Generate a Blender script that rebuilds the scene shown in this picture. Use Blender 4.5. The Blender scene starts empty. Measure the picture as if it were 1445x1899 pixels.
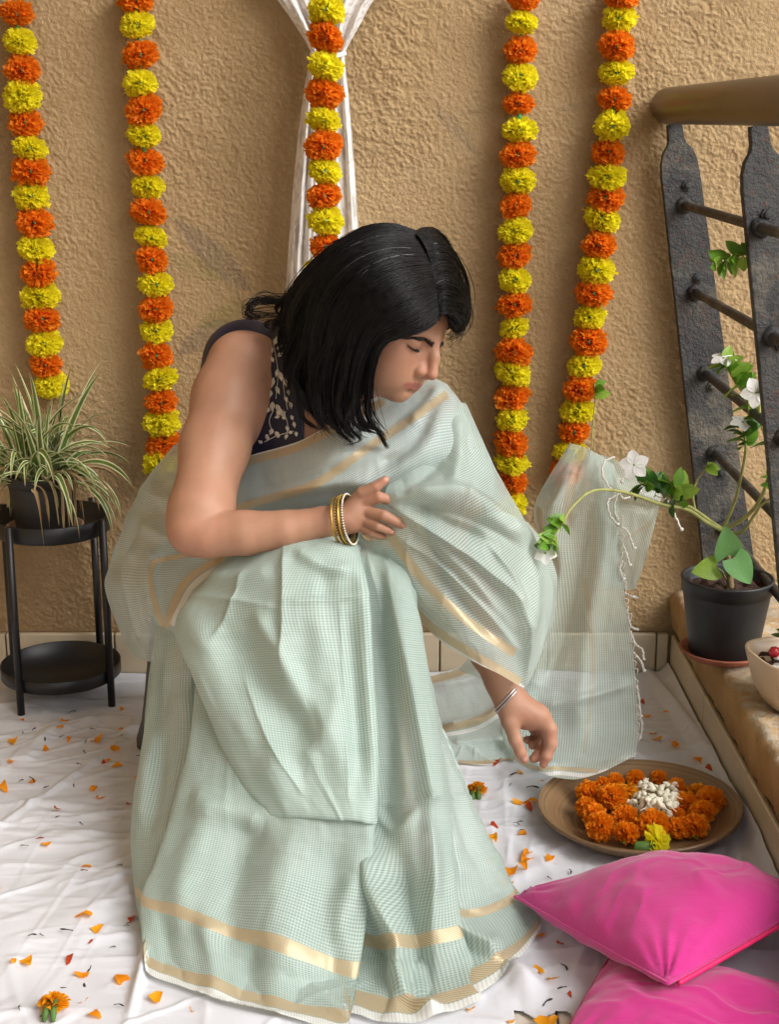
import bpy, math, random
import numpy as np
from mathutils import Vector, Matrix
rng = np.random.default_rng(7)
random.seed(7)
S = bpy.context.scene
COL = S.collection

# ------------------------------------------------------------------ camera, sky, sun, exposure
F = 2700.0; PITCH = math.radians(15.1); HCAM = 1.02
cp, sp = math.cos(PITCH), math.sin(PITCH)
cam_d = bpy.data.cameras.new('camera'); cam = bpy.data.objects.new('camera', cam_d); COL.objects.link(cam)
cam.location = (0, 0, HCAM); cam.rotation_euler = (math.pi/2 - PITCH, 0, 0)
cam_d.sensor_fit = 'VERTICAL'; cam_d.sensor_height = 24; cam_d.lens = F/1899*24
cam_d.clip_start = 0.05; cam_d.clip_end = 500
S.camera = cam

SUN_EL, SUN_AZ = math.radians(40), math.radians(55)      # azimuth from -Y (behind the viewer) towards +X
sun_dir = Vector((math.cos(SUN_EL)*math.sin(SUN_AZ), -math.cos(SUN_EL)*math.cos(SUN_AZ), math.sin(SUN_EL)))
W_ = bpy.data.worlds.new('World'); S.world = W_; W_.use_nodes = True
nt = W_.node_tree; nt.nodes.clear()
sky = nt.nodes.new('ShaderNodeTexSky'); sky.sky_type = 'NISHITA'; sky.sun_disc = False
sky.sun_elevation = SUN_EL; sky.sun_rotation = math.atan2(sun_dir.x, sun_dir.y); sky.dust_density = 4.0; sky.air_density = 1.2
hs = nt.nodes.new('ShaderNodeHueSaturation'); hs.inputs['Saturation'].default_value = 0.36
bg = nt.nodes.new('ShaderNodeBackground'); bg.inputs['Strength'].default_value = 0.15
wo = nt.nodes.new('ShaderNodeOutputWorld')
nt.links.new(sky.outputs[0], hs.inputs['Color']); nt.links.new(hs.outputs[0], bg.inputs['Color']); nt.links.new(bg.outputs[0], wo.inputs['Surface'])
sun_d = bpy.data.lights.new('sun', 'SUN'); sun_d.energy = 1.5; sun_d.angle = math.radians(42); sun_d.color = (1.0, 0.99, 0.975)
sun = bpy.data.objects.new('sun', sun_d); COL.objects.link(sun); sun.location = (2, -2, 4)
sun.rotation_euler = sun_dir.to_track_quat('Z', 'Y').to_euler()
S.view_settings.view_transform = 'Standard'; S.view_settings.look = 'None'; S.view_settings.gamma = 1
S.view_settings.use_curve_mapping = False; S.view_settings.exposure = 0.67
S.render.engine = 'CYCLES'
S.cycles.transparent_max_bounces = 24; S.cycles.max_bounces = 8; S.cycles.diffuse_bounces = 4

# ------------------------------------------------------------------ geometry helpers
RGT = np.array([1., 0, 0]); UPC = np.array([0, sp, cp]); FWD = np.array([0, cp, -sp]); CAM = np.array([0, 0, HCAM])
def ray(u, v):
    return FWD + (np.asarray(u)[..., None]-722.5)/F*RGT + (949.5-np.asarray(v)[..., None])/F*UPC
def W(u, v, Y):                       # the point at depth Y (metres from the camera towards the wall) seen at photo pixel u, v
    d = ray(np.float64(u), np.float64(v)); return CAM + d*(Y/d[1])
def G(u, v, z=0.0):                   # the point at height z
    d = ray(np.float64(u), np.float64(v)); return CAM + d*((z-HCAM)/d[2])
def mpp(u, v, Y):                     # metres per photo pixel there
    d = ray(np.float64(u), np.float64(v)); return (Y/d[1])/F
def proj(V):
    d = V - CAM; s = d @ FWD
    return 722.5 + F*(d @ RGT)/s, 949.5 - F*(d @ UPC)/s

def mesh_np(name, V, Fq, mat=None, parent=None, smooth=True, uv=None, link=True):
    V = np.asarray(V, np.float32); me = bpy.data.meshes.new(name)
    if isinstance(Fq, np.ndarray):
        n = len(Fq); k = Fq.shape[1]; idx = Fq.astype(np.int32).ravel(); st = np.arange(0, n*k, k, dtype=np.int32); tot = np.full(n, k, np.int32)
    else:
        tot = np.array([len(f) for f in Fq], np.int32); idx = np.array([i for f in Fq for i in f], np.int32); st = np.concatenate([[0], np.cumsum(tot)[:-1]]).astype(np.int32); n = len(Fq)
    me.vertices.add(len(V)); me.vertices.foreach_set('co', V.ravel())
    me.loops.add(len(idx)); me.loops.foreach_set('vertex_index', idx)
    me.polygons.add(n); me.polygons.foreach_set('loop_start', st); me.polygons.foreach_set('loop_total', tot)
    me.polygons.foreach_set('use_smooth', np.full(n, smooth, bool))
    me.update(calc_edges=True); me.validate()
    if uv is not None:
        l = me.uv_layers.new(name='UVMap'); li = np.zeros(len(me.loops), np.int32); me.loops.foreach_get('vertex_index', li)
        l.data.foreach_set('uv', np.asarray(uv, np.float32)[li].ravel())
    if mat: me.materials.append(mat)
    if not link: return me
    o = bpy.data.objects.new(name, me); COL.objects.link(o)
    if parent: o.parent = parent; o.matrix_parent_inverse = Matrix.Translation(-parent.location) if parent.location.length else Matrix()
    return o
def attr(o, name, vals):
    a = o.data.attributes.new(name, 'FLOAT', 'POINT'); a.data.foreach_set('value', np.asarray(vals, np.float32))
def obj(name, me, parent=None, M=None):
    o = bpy.data.objects.new(name, me); COL.objects.link(o)
    if parent:
        o.parent = parent
        if parent.location.length: o.matrix_parent_inverse = Matrix.Translation(-parent.location)
    if M is not None: o.matrix_basis = M
    return o
def thing(name, label, cat, loc=(0, 0, 0), group=None):
    o = bpy.data.objects.new(name, None); COL.objects.link(o); o.location = loc; o.empty_display_size = .05
    return tag(o, label, cat, group)
def tag(o, label, cat, group=None):
    o['label'] = label; o['category'] = cat
    if group: o['group'] = group
    return o
def struct(o): o['kind'] = 'structure'; return o
class MB:                             # joins shapes into one mesh
    def __init__(s): s.V = []; s.Fq = []; s.n = 0
    def add(s, V, Fq):
        s.V.append(np.asarray(V, float)); s.Fq += [[i+s.n for i in f] for f in Fq]; s.n += len(V); return s
    def build(s, name, mat, parent=None, smooth=True, link=True): return mesh_np(name, np.concatenate(s.V), s.Fq, mat, parent, smooth, link=link)
def grid_faces(nr, nc, wrap=False):
    i = np.arange(nr-1)[:, None]; m = nc if wrap else nc-1; j = np.arange(m)[None, :]; j2 = (j+1) % nc
    return np.stack([i*nc+j, i*nc+j2, (i+1)*nc+j2, (i+1)*nc+j], -1).reshape(-1, 4)
def tube_geo(P, R, k=8, caps=True):
    P = np.asarray(P, float); n = len(P); R = np.broadcast_to(np.asarray(R, float), (n,))
    T = np.gradient(P, axis=0); T /= np.linalg.norm(T, axis=1)[:, None]+1e-12
    a = np.array([0, 0, 1.]) if abs(T[0, 2]) < .9 else np.array([1., 0, 0])
    N = np.cross(T[0], a); N /= np.linalg.norm(N); V = []
    for i in range(n):
        N = N - T[i]*(N @ T[i]); N /= np.linalg.norm(N)+1e-12; B = np.cross(T[i], N)
        th = np.arange(k)/k*2*np.pi
        V.append(P[i] + R[i]*(np.cos(th)[:, None]*N + np.sin(th)[:, None]*B))
    V = np.concatenate(V); Fq = grid_faces(n, k, True).tolist()
    if caps: Fq += [list(range(k))[::-1], [(n-1)*k+j for j in range(k)]]
    return V, Fq
def lathe_geo(prof, c, k=48):          # prof: list of (r, z)
    V = []; th = np.arange(k)/k*2*np.pi
    for r, z in prof: V.append(np.stack([c[0]+r*np.cos(th), c[1]+r*np.sin(th), np.full(k, c[2]+z)], -1))
    return np.concatenate(V), grid_faces(len(prof), k, True).tolist()
def box_geo(lo, hi, bev=0.0):
    lo = np.array(lo, float); hi = np.array(hi, float); b = min(bev, (hi-lo).min()*.45)
    if b <= 0:
        V = [[x, y, z] for z in (lo[2], hi[2]) for y in (lo[1], hi[1]) for x in (lo[0], hi[0])]
        return np.array(V), [[0, 2, 3, 1], [4, 5, 7, 6], [0, 1, 5, 4], [2, 6, 7, 3], [0, 4, 6, 2], [1, 3, 7, 5]]
    V = []; ix = {}
    for a in range(3):
        for sx in (0, 1):
            for sy in (0, 1):
                for sz in (0, 1):
                    s = (sx, sy, sz); p = [lo[i] if s[i] == 0 else hi[i] for i in range(3)]
                    for i in range(3):
                        if i != a: p[i] += b if s[i] == 0 else -b
                    ix[(a,)+s] = len(V); V.append(p)
    Fq = []
    for a in range(3):
        o1, o2 = [i for i in range(3) if i != a]
        for s in (0, 1):
            f = []
            for (p, q) in ((0, 0), (1, 0), (1, 1), (0, 1)):
                t = [0, 0, 0]; t[a] = s; t[o1] = p; t[o2] = q; f.append(ix[(a,)+tuple(t)])
            Fq.append(f)
    for a in range(3):                # edges along axis a
        o1, o2 = [i for i in range(3) if i != a]
        for p in (0, 1):
            for q in (0, 1):
                def I(face, e):
                    t = [0, 0, 0]; t[a] = e; t[o1] = p; t[o2] = q; return ix[(face,)+tuple(t)]
                Fq.append([I(o1, 0), I(o1, 1), I(o2, 1), I(o2, 0)])
    for sx in (0, 1):
        for sy in (0, 1):
            for sz in (0, 1): Fq.append([ix[(a, sx, sy, sz)] for a in range(3)])
    return np.array(V), Fq
def catmull(P, n, closed=False):      # samples a smooth curve through P (K, ...) at n points
    P = np.asarray(P, float); K = len(P)
    E = np.concatenate([[2*P[0]-P[1]], P, [2*P[-1]-P[-2]]]) if K > 2 else np.concatenate([[2*P[0]-P[1]], P, [2*P[1]-P[0]]])
    t = np.linspace(0, K-1, n); i = np.minimum(t.astype(int), K-2); f = (t-i).reshape((-1,)+(1,)*(P.ndim-1))
    a, b, c, d = E[i], E[i+1], E[i+2], E[i+3]
    return .5*((2*b)+(-a+c)*f+(2*a-5*b+4*c-d)*f**2+(-a+3*b-3*c+d)*f**3)
def _h(ix, iy, seed):
    n = (ix*374761393 + iy*668265263 + seed*974634777) & 0x7fffffff
    n = ((n ^ (n >> 13))*1274126177) & 0x7fffffff
    return ((n ^ (n >> 16)) & 0xffff)/65535.0
def vnoise(x, y, seed=0):
    x = np.asarray(x, float); y = np.asarray(y, float); ix = np.floor(x).astype(np.int64); iy = np.floor(y).astype(np.int64)
    fx = x-ix; fy = y-iy; fx = fx**3*(fx*(fx*6-15)+10); fy = fy**3*(fy*(fy*6-15)+10)
    a = _h(ix, iy, seed); b = _h(ix+1, iy, seed); c = _h(ix, iy+1, seed); d = _h(ix+1, iy+1, seed)
    return (a*(1-fx)+b*fx)*(1-fy)+(c*(1-fx)+d*fx)*fy - .5
def fbm(x, y, seed=0, o=3): return sum(vnoise(x*2**k, y*2**k, seed+k*17)/2**k for k in range(o))
def polydist(q, poly):                # distance, sign (left/right), and 0..1 position along a polyline
    poly = np.asarray(poly, float); best = np.full(len(q), 1e9); sg = np.zeros(len(q)); pos = np.zeros(len(q))
    seg = np.linalg.norm(np.diff(poly, axis=0), axis=1); cum = np.concatenate([[0], np.cumsum(seg)])
    for i in range(len(poly)-1):
        a = poly[i]; d = poly[i+1]-a; L2 = d @ d; t = np.clip(((q-a) @ d)/L2, 0, 1)
        r = q - a - t[:, None]*d; dist = np.linalg.norm(r, axis=1); m = dist < best
        best[m] = dist[m]; sg[m] = np.sign(d[0]*r[m, 1]-d[1]*r[m, 0]); pos[m] = (cum[i]+t[m]*seg[i])/cum[-1]
    return best, sg, pos
def smooth_poly(p, n=40): return catmull(np.array(p, float), n)

# ------------------------------------------------------------------ materials
class N:
    def __init__(s, name):
        s.m = bpy.data.materials.new(name); s.m.use_nodes = True; s.t = s.m.node_tree; s.t.nodes.clear()
        s.out = s.t.nodes.new('ShaderNodeOutputMaterial')
    def n(s, typ, **kw):
        x = s.t.nodes.new('ShaderNode'+typ)
        for k, v in kw.items():
            if hasattr(x, k) and not k[0].isupper(): setattr(x, k, v)
        return x
    def l(s, a, b): s.t.links.new(a, b)
    def val(s, x, sock):
        if isinstance(x, bpy.types.NodeSocket): s.l(x, sock)
        else: sock.default_value = x
    def math(s, op, a, b=0.0, c=0.0):
        x = s.n('Math', operation=op); s.val(a, x.inputs[0]); s.val(b, x.inputs[1]); s.val(c, x.inputs[2]); return x.outputs[0]
    def mix(s, f, a, b, mode='MIX'):
        x = s.n('Mix'); x.data_type = 'RGBA'; x.blend_type = mode
        s.val(f, x.inputs[0])
        for q, k in ((a, 6), (b, 7)):
            if not isinstance(q, bpy.types.NodeSocket): q = tuple(q)+(1,) if len(q) == 3 else q
            s.val(q, x.inputs[k])
        return x.outputs[2]
    def obj(s): return s.n('TexCoord').outputs['Object']
    def uv(s): return s.n('TexCoord').outputs['UV']
    def noise(s, scale, detail=3, rough=.55, vec=None, dist=0.0):
        x = s.n('TexNoise'); x.inputs['Scale'].default_value = scale; x.inputs['Detail'].default_value = detail
        x.inputs['Roughness'].default_value = rough; x.inputs['Distortion'].default_value = dist
        s.l(vec if vec is not None else s.obj(), x.inputs['Vector']); return x.outputs['Fac']
    def ramp(s, f, lo, hi, a=0.0, b=1.0):
        x = s.n('MapRange'); s.l(f, x.inputs[0]); x.inputs[1].default_value = lo; x.inputs[2].default_value = hi
        x.inputs[3].default_value = a; x.inputs[4].default_value = b; return x.outputs[0]
    def attr(s, name): x = s.n('Attribute'); x.attribute_name = name; return x.outputs['Fac']
    def bump(s, h, strength=.3, dist=.002):
        x = s.n('Bump'); x.inputs['Strength'].default_value = strength; x.inputs['Distance'].default_value = dist; s.l(h, x.inputs['Height']); return x.outputs[0]
    def bsdf(s, col, rough=.6, metal=0.0, spec=.5, normal=None, **kw):
        x = s.n('BsdfPrincipled')
        if not isinstance(col, bpy.types.NodeSocket): col = tuple(col)+(1,)
        s.val(col, x.inputs['Base Color']); s.val(rough, x.inputs['Roughness']); s.val(metal, x.inputs['Metallic']); x.inputs['Specular IOR Level'].default_value = spec
        if normal is not None: s.l(normal, x.inputs['Normal'])
        for k, v in kw.items(): s.val(v, x.inputs[k.replace('_', ' ')])
        return x.outputs[0]
    def done(s, sh): s.l(sh, s.out.inputs['Surface']); return s.m
def simple(name, col, rough=.6, var=.15, scale=30, metal=0.0, spec=.5, bump=0.0, bscale=200, bdist=.001, **kw):
    a = N(name); f = a.noise(scale, 4); c = a.mix(a.ramp(f, .3, .7), [x*(1-var) for x in col], [min(1, x*(1+var)) for x in col])
    nr = a.bump(a.noise(bscale, 3), bump, bdist) if bump else None
    return a.done(a.bsdf(c, rough, metal, spec, nr, **kw))
def thin(name, col, col2=None, trans=.35, rough=.6, uvedge=None, var=.2, scale=40):   # petals and leaves: light passes through
    a = N(name); f = a.noise(scale, 3); c = a.mix(a.ramp(f, .3, .7), [x*(1-var) for x in col], [min(1, x*(1+var)) for x in col])
    if col2 is not None and uvedge:
        sx = a.n('SeparateXYZ'); a.l(a.uv(), sx.inputs[0]); e = a.math('ABSOLUTE', a.math('SUBTRACT', sx.outputs[0], .5))
        c = a.mix(a.ramp(e, uvedge[0], uvedge[1]), c, col2)
        if len(uvedge) > 2: c = a.mix(a.ramp(sx.outputs[1], uvedge[2], uvedge[3]), c, uvedge[4])
    p = a.bsdf(c, rough, 0, .35); t = a.n('BsdfTranslucent'); a.l(c, t.inputs['Color'])
    m = a.n('MixShader'); m.inputs[0].default_value = trans; a.l(p, m.inputs[1]); a.l(t.outputs[0], m.inputs[2])
    return a.done(m.outputs[0])

def m_wall():
    a = N('ochre_stucco'); g = a.noise(3, 5, .6); f = a.noise(140, 4, .6); 
    c = a.mix(a.ramp(g, .3, .7), (0.372, 0.256, 0.130), (0.446, 0.321, 0.177))
    c = a.mix(a.ramp(f, .35, .75), c, a.mix(.5, c, (.33, .21, .10)))
    pk = a.attr('paint'); pg = a.attr('paint_green')
    c = a.mix(a.math('MULTIPLY', a.ramp(pk, 0, 1), .55), c, (.16, .13, .10)); c = a.mix(a.math('MULTIPLY', a.ramp(pg, 0, 1), .4), c, (.20, .19, .05))
    sx = a.n('SeparateXYZ'); a.l(a.obj(), sx.inputs[0]); mp = a.n('Mapping'); mp.inputs['Scale'].default_value = (9, 1, .7); a.l(a.obj(), mp.inputs[0])
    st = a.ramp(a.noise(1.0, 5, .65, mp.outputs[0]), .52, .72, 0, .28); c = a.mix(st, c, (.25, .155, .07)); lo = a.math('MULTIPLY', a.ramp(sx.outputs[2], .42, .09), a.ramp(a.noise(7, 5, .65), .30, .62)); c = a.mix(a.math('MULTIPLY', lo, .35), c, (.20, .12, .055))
    c = a.mix(a.ramp(a.noise(2.2, 6, .7), .56, .70, 0, .35), c, (.52, .40, .25))
    h = a.noise(210, 4, .6)
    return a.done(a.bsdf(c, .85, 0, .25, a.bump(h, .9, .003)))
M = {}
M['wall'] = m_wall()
M['tile'] = simple('cream_tile', (.56, .47, .33), .35, .12, 8, bump=.05)
M['grout'] = simple('grout', (.30, .22, .13), .9, .2, 60)
def m_cement():
    a = N('ochre_cement'); f = a.noise(14, 5); d = a.noise(60, 4); c = a.mix(a.ramp(f, .3, .7), (.34, .20, .075), (.46, .30, .14))
    x = a.n('SeparateXYZ'); g = a.n('NewGeometry'); a.l(g.outputs['Normal'], x.inputs[0])
    up = a.ramp(x.outputs[2], .5, .95)
    c = a.mix(a.math('MULTIPLY', up, a.ramp(d, .3, .6)), c, (.42, .36, .27)); c = a.mix(a.ramp(a.noise(5, 6, .65), .56, .72, 0, .75), c, (.07, .05, .03))
    return a.done(a.bsdf(c, .9, 0, .2, a.bump(a.noise(220, 4, .6), .7, .004)))
M['cement'] = m_cement()
M['groove'] = simple('grimy_groove', (.13, .085, .035), .95, .5, 60, bump=.6, bdist=.003)
M['floor_tile'] = simple('floor_tile', (.74, .67, .57), .3, .06, 6)
def m_sheet():
    a = N('white_cotton'); f = a.noise(4, 4); c = a.mix(a.ramp(f, .3, .7), (0.595, 0.609, 0.651), (0.651, 0.665, 0.702))
    st = a.ramp(a.noise(9, 6, .7), .63, .75, 0, .35); c = a.mix(st, c, (.62, .55, .36))
    w = a.noise(500, 4, .7)
    return a.done(a.bsdf(c, .85, 0, .2, a.bump(w, .35, .0007)))
M['sheet'] = m_sheet()
def m_iron():
    a = N('corroded_black_iron'); f = a.noise(26, 6, .65); s = a.noise(90, 5, .6); c = a.mix(a.ramp(f, .35, .65), (.008, .009, .011), (.036, .036, .034))
    c = a.mix(a.ramp(s, .57, .66, 0, .7), c, (.075, .030, .017)); c = a.mix(a.ramp(a.noise(19, 5, .7), .58, .70, 0, .5), c, (.06, .027, .018)); c = a.mix(a.ramp(a.noise(9, 5, .7), .52, .68, 0, .7), c, (.16, .14, .10))
    return a.done(a.bsdf(c, a.ramp(f, .3, .7, .38, .6), 0, .5, a.bump(a.noise(120, 5, .7), 1.0, .005)))
M['iron'] = m_iron()
def m_rail():
    a = N('worn_brown_paint'); mp = a.n('Mapping'); mp.inputs['Scale'].default_value = (1, .12, 1); a.l(a.obj(), mp.inputs[0])
    f = a.noise(40, 5, .6, mp.outputs[0]); c = a.mix(a.ramp(f, .3, .7), (.055, .034, .016), (.11, .068, .028))
    c = a.mix(a.ramp(a.noise(12, 3, .5, mp.outputs[0]), .62, .70, 0, .7), c, (.30, .10, .02)); c = a.mix(a.ramp(a.noise(14, 3, .5, mp.outputs[0], .4), .64, .70, 0, .6), c, (.25, .20, .04))
    return a.done(a.bsdf(c, .36, 0, .5, a.bump(f, .1, .001)))
M['rail'] = m_rail()
M['black_metal'] = simple('black_powder_coat', (.007, .007, .008), .42, .1, 20, bump=.1, bdist=.0003)
M['pot'] = simple('black_plastic_pot', (.016, .019, .022), .5, .3, 12, bump=.05)
M['pot_old'] = simple('dusty_black_pot', (.022, .021, .021), .6, .5, 9, bump=.08)
M['terracotta'] = simple('terracotta', (.33, .105, .06), .75, .15, 30, bump=.15)
M['terracotta_old'] = simple('old_terracotta', (.30, .17, .10), .8, .3, 40, bump=.2)
M['soil'] = simple('soil', (.045, .020, .012), .95, .5, 120, bump=1.0, bscale=260, bdist=.006)
M['ceramic'] = simple('cream_ceramic', (.62, .47, .32), .35, .05, 6)
M['bead_red'] = simple('red_glaze', (.42, .02, .03), .2, .1)
M['pebble'] = simple('white_pebble', (.75, .74, .70), .5, .05)
M['stool'] = simple('grey_plastic', (.055, .057, .063), .45, .1, 10)
M['yellow'] = thin('yellow_petal', (.99, .90, .04), trans=.6, var=.06)
M['orange'] = thin('orange_petal', (.99, .32, .02), trans=.6, var=.10)
M['marigold'] = thin('marigold_petal', (1.0, .36, .012), trans=.55, var=.10, scale=60)
M['marigold_gold'] = thin('golden_petal', (.88, .36, .008), trans=.3, var=.2)
M['sepal'] = thin('green_sepal', (.10, .20, .045), trans=.2)
M['string'] = simple('green_straw', (.05, .33, .12), .4, .1)
M['jasmine'] = thin('jasmine_bud', (.92, .90, .74), trans=.2, var=.06)
M['leaf'] = thin('glossy_leaf', (.13, .29, .025), trans=.35, rough=.35, var=.35, scale=25)
M['leaf_pale'] = thin('pale_leaf', (.30, .48, .07), trans=.4, rough=.4, var=.25, scale=25)
M['leaf_dark'] = thin('dark_leaf', (.045, .14, .02), trans=.25, rough=.35, var=.3, scale=25)
M['petal_white'] = thin('white_petal', (.86, .86, .84), trans=.25, var=.03)
M['branch'] = simple('green_branch', (.30, .31, .10), .6, .25, 60)
M['bark'] = simple('brown_stem', (.17, .12, .055), .8, .4, 80, bump=.3)
M['blade'] = thin('variegated_blade', (.12, .20, .04), (.70, .68, .42), .25, .45, (.24, .34, .88, 1.0, (.42, .28, .12)), .3, 20)
M['blade_dry'] = thin('dry_blade', (.40, .26, .13), (.50, .38, .20), .25, .7, (.2, .45), .3, 20)
M['skin_dummy'] = None
def m_skin():
    a = N('skin'); f = a.noise(18, 4); c = a.mix(a.ramp(f, .3, .7), (0.367, 0.188, 0.117), (0.432, 0.235, 0.150))
    c = a.mix(a.ramp(a.noise(160, 3), .62, .75, 0, .3), c, (.33, .15, .085)); c = a.mix(a.ramp(a.noise(45, 3), .45, .7, 0, .3), c, (.50, .235, .15))
    c = a.mix(a.ramp(a.attr('blush'), 0, 1, 0, .45), c, (.52, .19, .13))
    c = a.mix(a.ramp(a.attr('lip'), 0, 1, 0, .75), c, (.33, .09, .08))
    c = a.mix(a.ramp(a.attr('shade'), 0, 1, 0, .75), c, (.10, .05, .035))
    c = a.mix(a.ramp(a.attr('nail'), 0, 1, 0, .8), c, (.62, .36, .29))
    return a.done(a.bsdf(c, .5, 0, .4, a.bump(a.noise(620, 4, .65), .35, .0007), Subsurface_Weight=.12, Subsurface_Radius=(.012, .005, .003), Subsurface_Scale=.3))
M['skin'] = m_skin()
def m_hair():
    a = N('black_hair'); c = a.mix(a.ramp(a.noise(90, 2), .4, .6), (.004, .004, .0045), (.010, .009, .009))
    return a.done(a.bsdf(c, .46, 0, .24))
M['hair'] = m_hair()
M['hair_base'] = simple('matte_black_hair', (.004, .004, .0042), .9, .1, spec=.08)  # matte black underlayer beneath the glossier strands
M['hair_grey'] = simple('grey_hair', (.32, .32, .33), .4, .1)
M['lash'] = simple('dark_lash', (.012, .009, .009), .6, .1)
M['navy'] = simple('navy_silk', (.006, .010, .034), .5, .2, 30, bump=.1, bscale=900, bdist=.0005)
M['zari'] = simple('silver_thread', (.62, .61, .56), .38, .3, 200, metal=.3, bump=.4, bscale=1500, bdist=.0006)
M['gold'] = simple('antique_gold', (.50, .33, .08), .32, .35, 120, metal=.85, bump=.3, bscale=600, bdist=.0008)
M['gold_dark'] = simple('dark_antique_gold', (.10, .075, .02), .45, .5, 200, metal=.5)
M['pearl'] = simple('pearl', (.74, .68, .55), .25, .05)
M['silver'] = simple('silver', (.55, .55, .55), .22, .1, 40, metal=.9)
M['tassel'] = simple('white_thread', (.78, .76, .70), .9, .05)
def m_pink():
    a = N('pink_cotton'); mp = a.n('Mapping'); mp.inputs['Scale'].default_value = (1, 6, 1); mp.inputs['Rotation'].default_value = (0, 0, .7); a.l(a.obj(), mp.inputs[0])
    f = a.noise(5, 5, .6); s = a.noise(40, 4, .6, mp.outputs[0]); c = a.mix(a.ramp(f, .3, .7), (0.515, 0.024, 0.202), (0.589, 0.039, 0.253)); c = a.mix(a.ramp(s, .45, .7, 0, .15), c, (.70, .07, .34))
    return a.done(a.bsdf(c, .85, 0, .1, a.bump(a.noise(480, 5, .75), .6, .0008), Sheen_Weight=.35))
M['pink'] = m_pink()
M['pink_zip'] = simple('pink_zip', (.72, .02, .14), .5, .1)
def m_bamboo():
    a = N('coiled_bamboo'); sx = a.n('SeparateXYZ'); a.l(a.obj(), sx.inputs[0])
    r = a.math('SQRT', a.math('ADD', a.math('MULTIPLY', sx.outputs[0], sx.outputs[0]), a.math('MULTIPLY', sx.outputs[1], sx.outputs[1])))
    r = a.math('ADD', r, a.math('MULTIPLY', a.noise(12, 2), .006))
    cb = a.n('CombineXYZ'); a.l(r, cb.inputs[0]); f = a.noise(190, 3, .6, cb.outputs[0]); g = a.noise(45, 2, .5, cb.outputs[0])
    c = a.mix(a.ramp(f, .3, .7), (.10, .058, .026), (.27, .17, .085)); c = a.mix(a.ramp(g, .35, .65, 0, .5), c, (.20, .115, .05))
    return a.done(a.bsdf(c, .42, 0, .45, a.bump(f, .5, .0015)))
M['bamboo'] = m_bamboo()
def m_curtain():
    a = N('printed_voile'); v = a.n('TexVoronoi'); v.inputs['Scale'].default_value = 26; v.feature = 'SMOOTH_F1'; mp = a.n('Mapping'); mp.inputs['Scale'].default_value = (1, .5, 1); a.l(a.uv(), mp.inputs[0]); a.l(mp.outputs[0], v.inputs['Vector'])
    c = a.mix(a.ramp(v.outputs['Distance'], .16, .24, .8, 0), (.90, .885, .875), (.48, .46, .46))
    c = a.mix(a.ramp(a.noise(38, 2, .5, a.uv(), 1.5), .545, .56, 0, .5), c, (.52, .50, .49))
    d = a.n('BsdfDiffuse'); a.l(c, d.inputs[0]); t = a.n('BsdfTranslucent'); a.l(c, t.inputs[0]); m = a.n('MixShader'); m.inputs[0].default_value = .3
    a.l(d.outputs[0], m.inputs[1]); a.l(t.outputs[0], m.inputs[2]); return a.done(m.outputs[0])
M['curtain'] = m_curtain()
def m_sari(name, alpha, rib=.5, mint=(0.254, 0.414, 0.338), pale=(0.696, 0.771, 0.733), pitch=.0035):
    a = N(name); sx = a.n('SeparateXYZ'); a.l(a.uv(), sx.inputs[0])
    su = a.math('ADD', a.math('MULTIPLY', a.math('SINE', a.math('MULTIPLY', sx.outputs[0], 2*math.pi/pitch)), .5), .5)
    sv = a.math('ADD', a.math('MULTIPLY', a.math('SINE', a.math('MULTIPLY', sx.outputs[1], 2*math.pi/pitch)), .5), .5)
    k = a.math('ADD', a.math('MULTIPLY', su, 1-rib), a.math('MULTIPLY', sv, rib)); k = a.ramp(k, .22, .78)
    mp = a.n('Mapping'); mp.inputs['Scale'].default_value = (900, 14, 1); a.l(a.uv(), mp.inputs[0]); mq = a.n('Mapping'); mq.inputs['Scale'].default_value = (14, 900, 1); a.l(a.uv(), mq.inputs[0])
    slub = a.math('ADD', a.noise(1, 2, .6, mp.outputs[0]), a.noise(1, 2, .6, mq.outputs[0])); slub = a.ramp(slub, .7, 1.3)
    k = a.math('ADD', a.math('MULTIPLY', k, .62), a.math('ADD', a.math('MULTIPLY', slub, .24), a.math('MULTIPLY', a.noise(22, 4, .6), .14)))
    c = a.mix(k, mint, pale)
    gd = a.attr('gold'); wd = a.attr('white'); g = a.ramp(gd, -.4, .4); w = a.ramp(wd, -.4, .4)
    zig = a.math('SINE', a.math('MULTIPLY', a.math('ADD', sx.outputs[0], sx.outputs[1]), 2*math.pi/.003)); gold = a.mix(a.ramp(zig, -.6, .6), (.52, .42, .25), (.72, .62, .43))
    wc = a.mix(su, (.70, .73, .69), (.86, .87, .84))
    c = a.mix(w, c, wc); c = a.mix(g, c, gold)
    al = a.math('ADD', alpha, a.math('MULTIPLY', a.math('SUBTRACT', k, .5), .35*(1-alpha)*2)); al = a.math('MAXIMUM', al, a.math('MULTIPLY', g, min(1, alpha+.3))); al = a.math('MAXIMUM', al, a.math('MULTIPLY', w, min(1, alpha+.3)))
    b = a.bump(k, .25, .0007)
    p = a.bsdf(c, a.ramp(g, 0, 1, .55, .40), a.math('MULTIPLY', g, .22), .35, b, Sheen_Weight=.15)
    t = a.n('BsdfTranslucent'); a.l(c, t.inputs[0]); m = a.n('MixShader'); m.inputs[0].default_value = .28; a.l(p, m.inputs[1]); a.l(t.outputs[0], m.inputs[2])
    tr = a.n('BsdfTransparent'); m2 = a.n('MixShader'); a.l(al, m2.inputs[0]); a.l(tr.outputs[0], m2.inputs[1]); a.l(m.outputs[0], m2.inputs[2])
    return a.done(m2.outputs[0])
M['sari'] = m_sari('mint_check_cotton', 1.0)
M['sari_single'] = m_sari('single_layer_mint_cotton', .86)
M['sari_veil'] = m_sari('sheer_mint_cotton', .70, .75, (0.323, 0.484, 0.408), (0.741, 0.807, 0.779), .0034)
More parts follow.
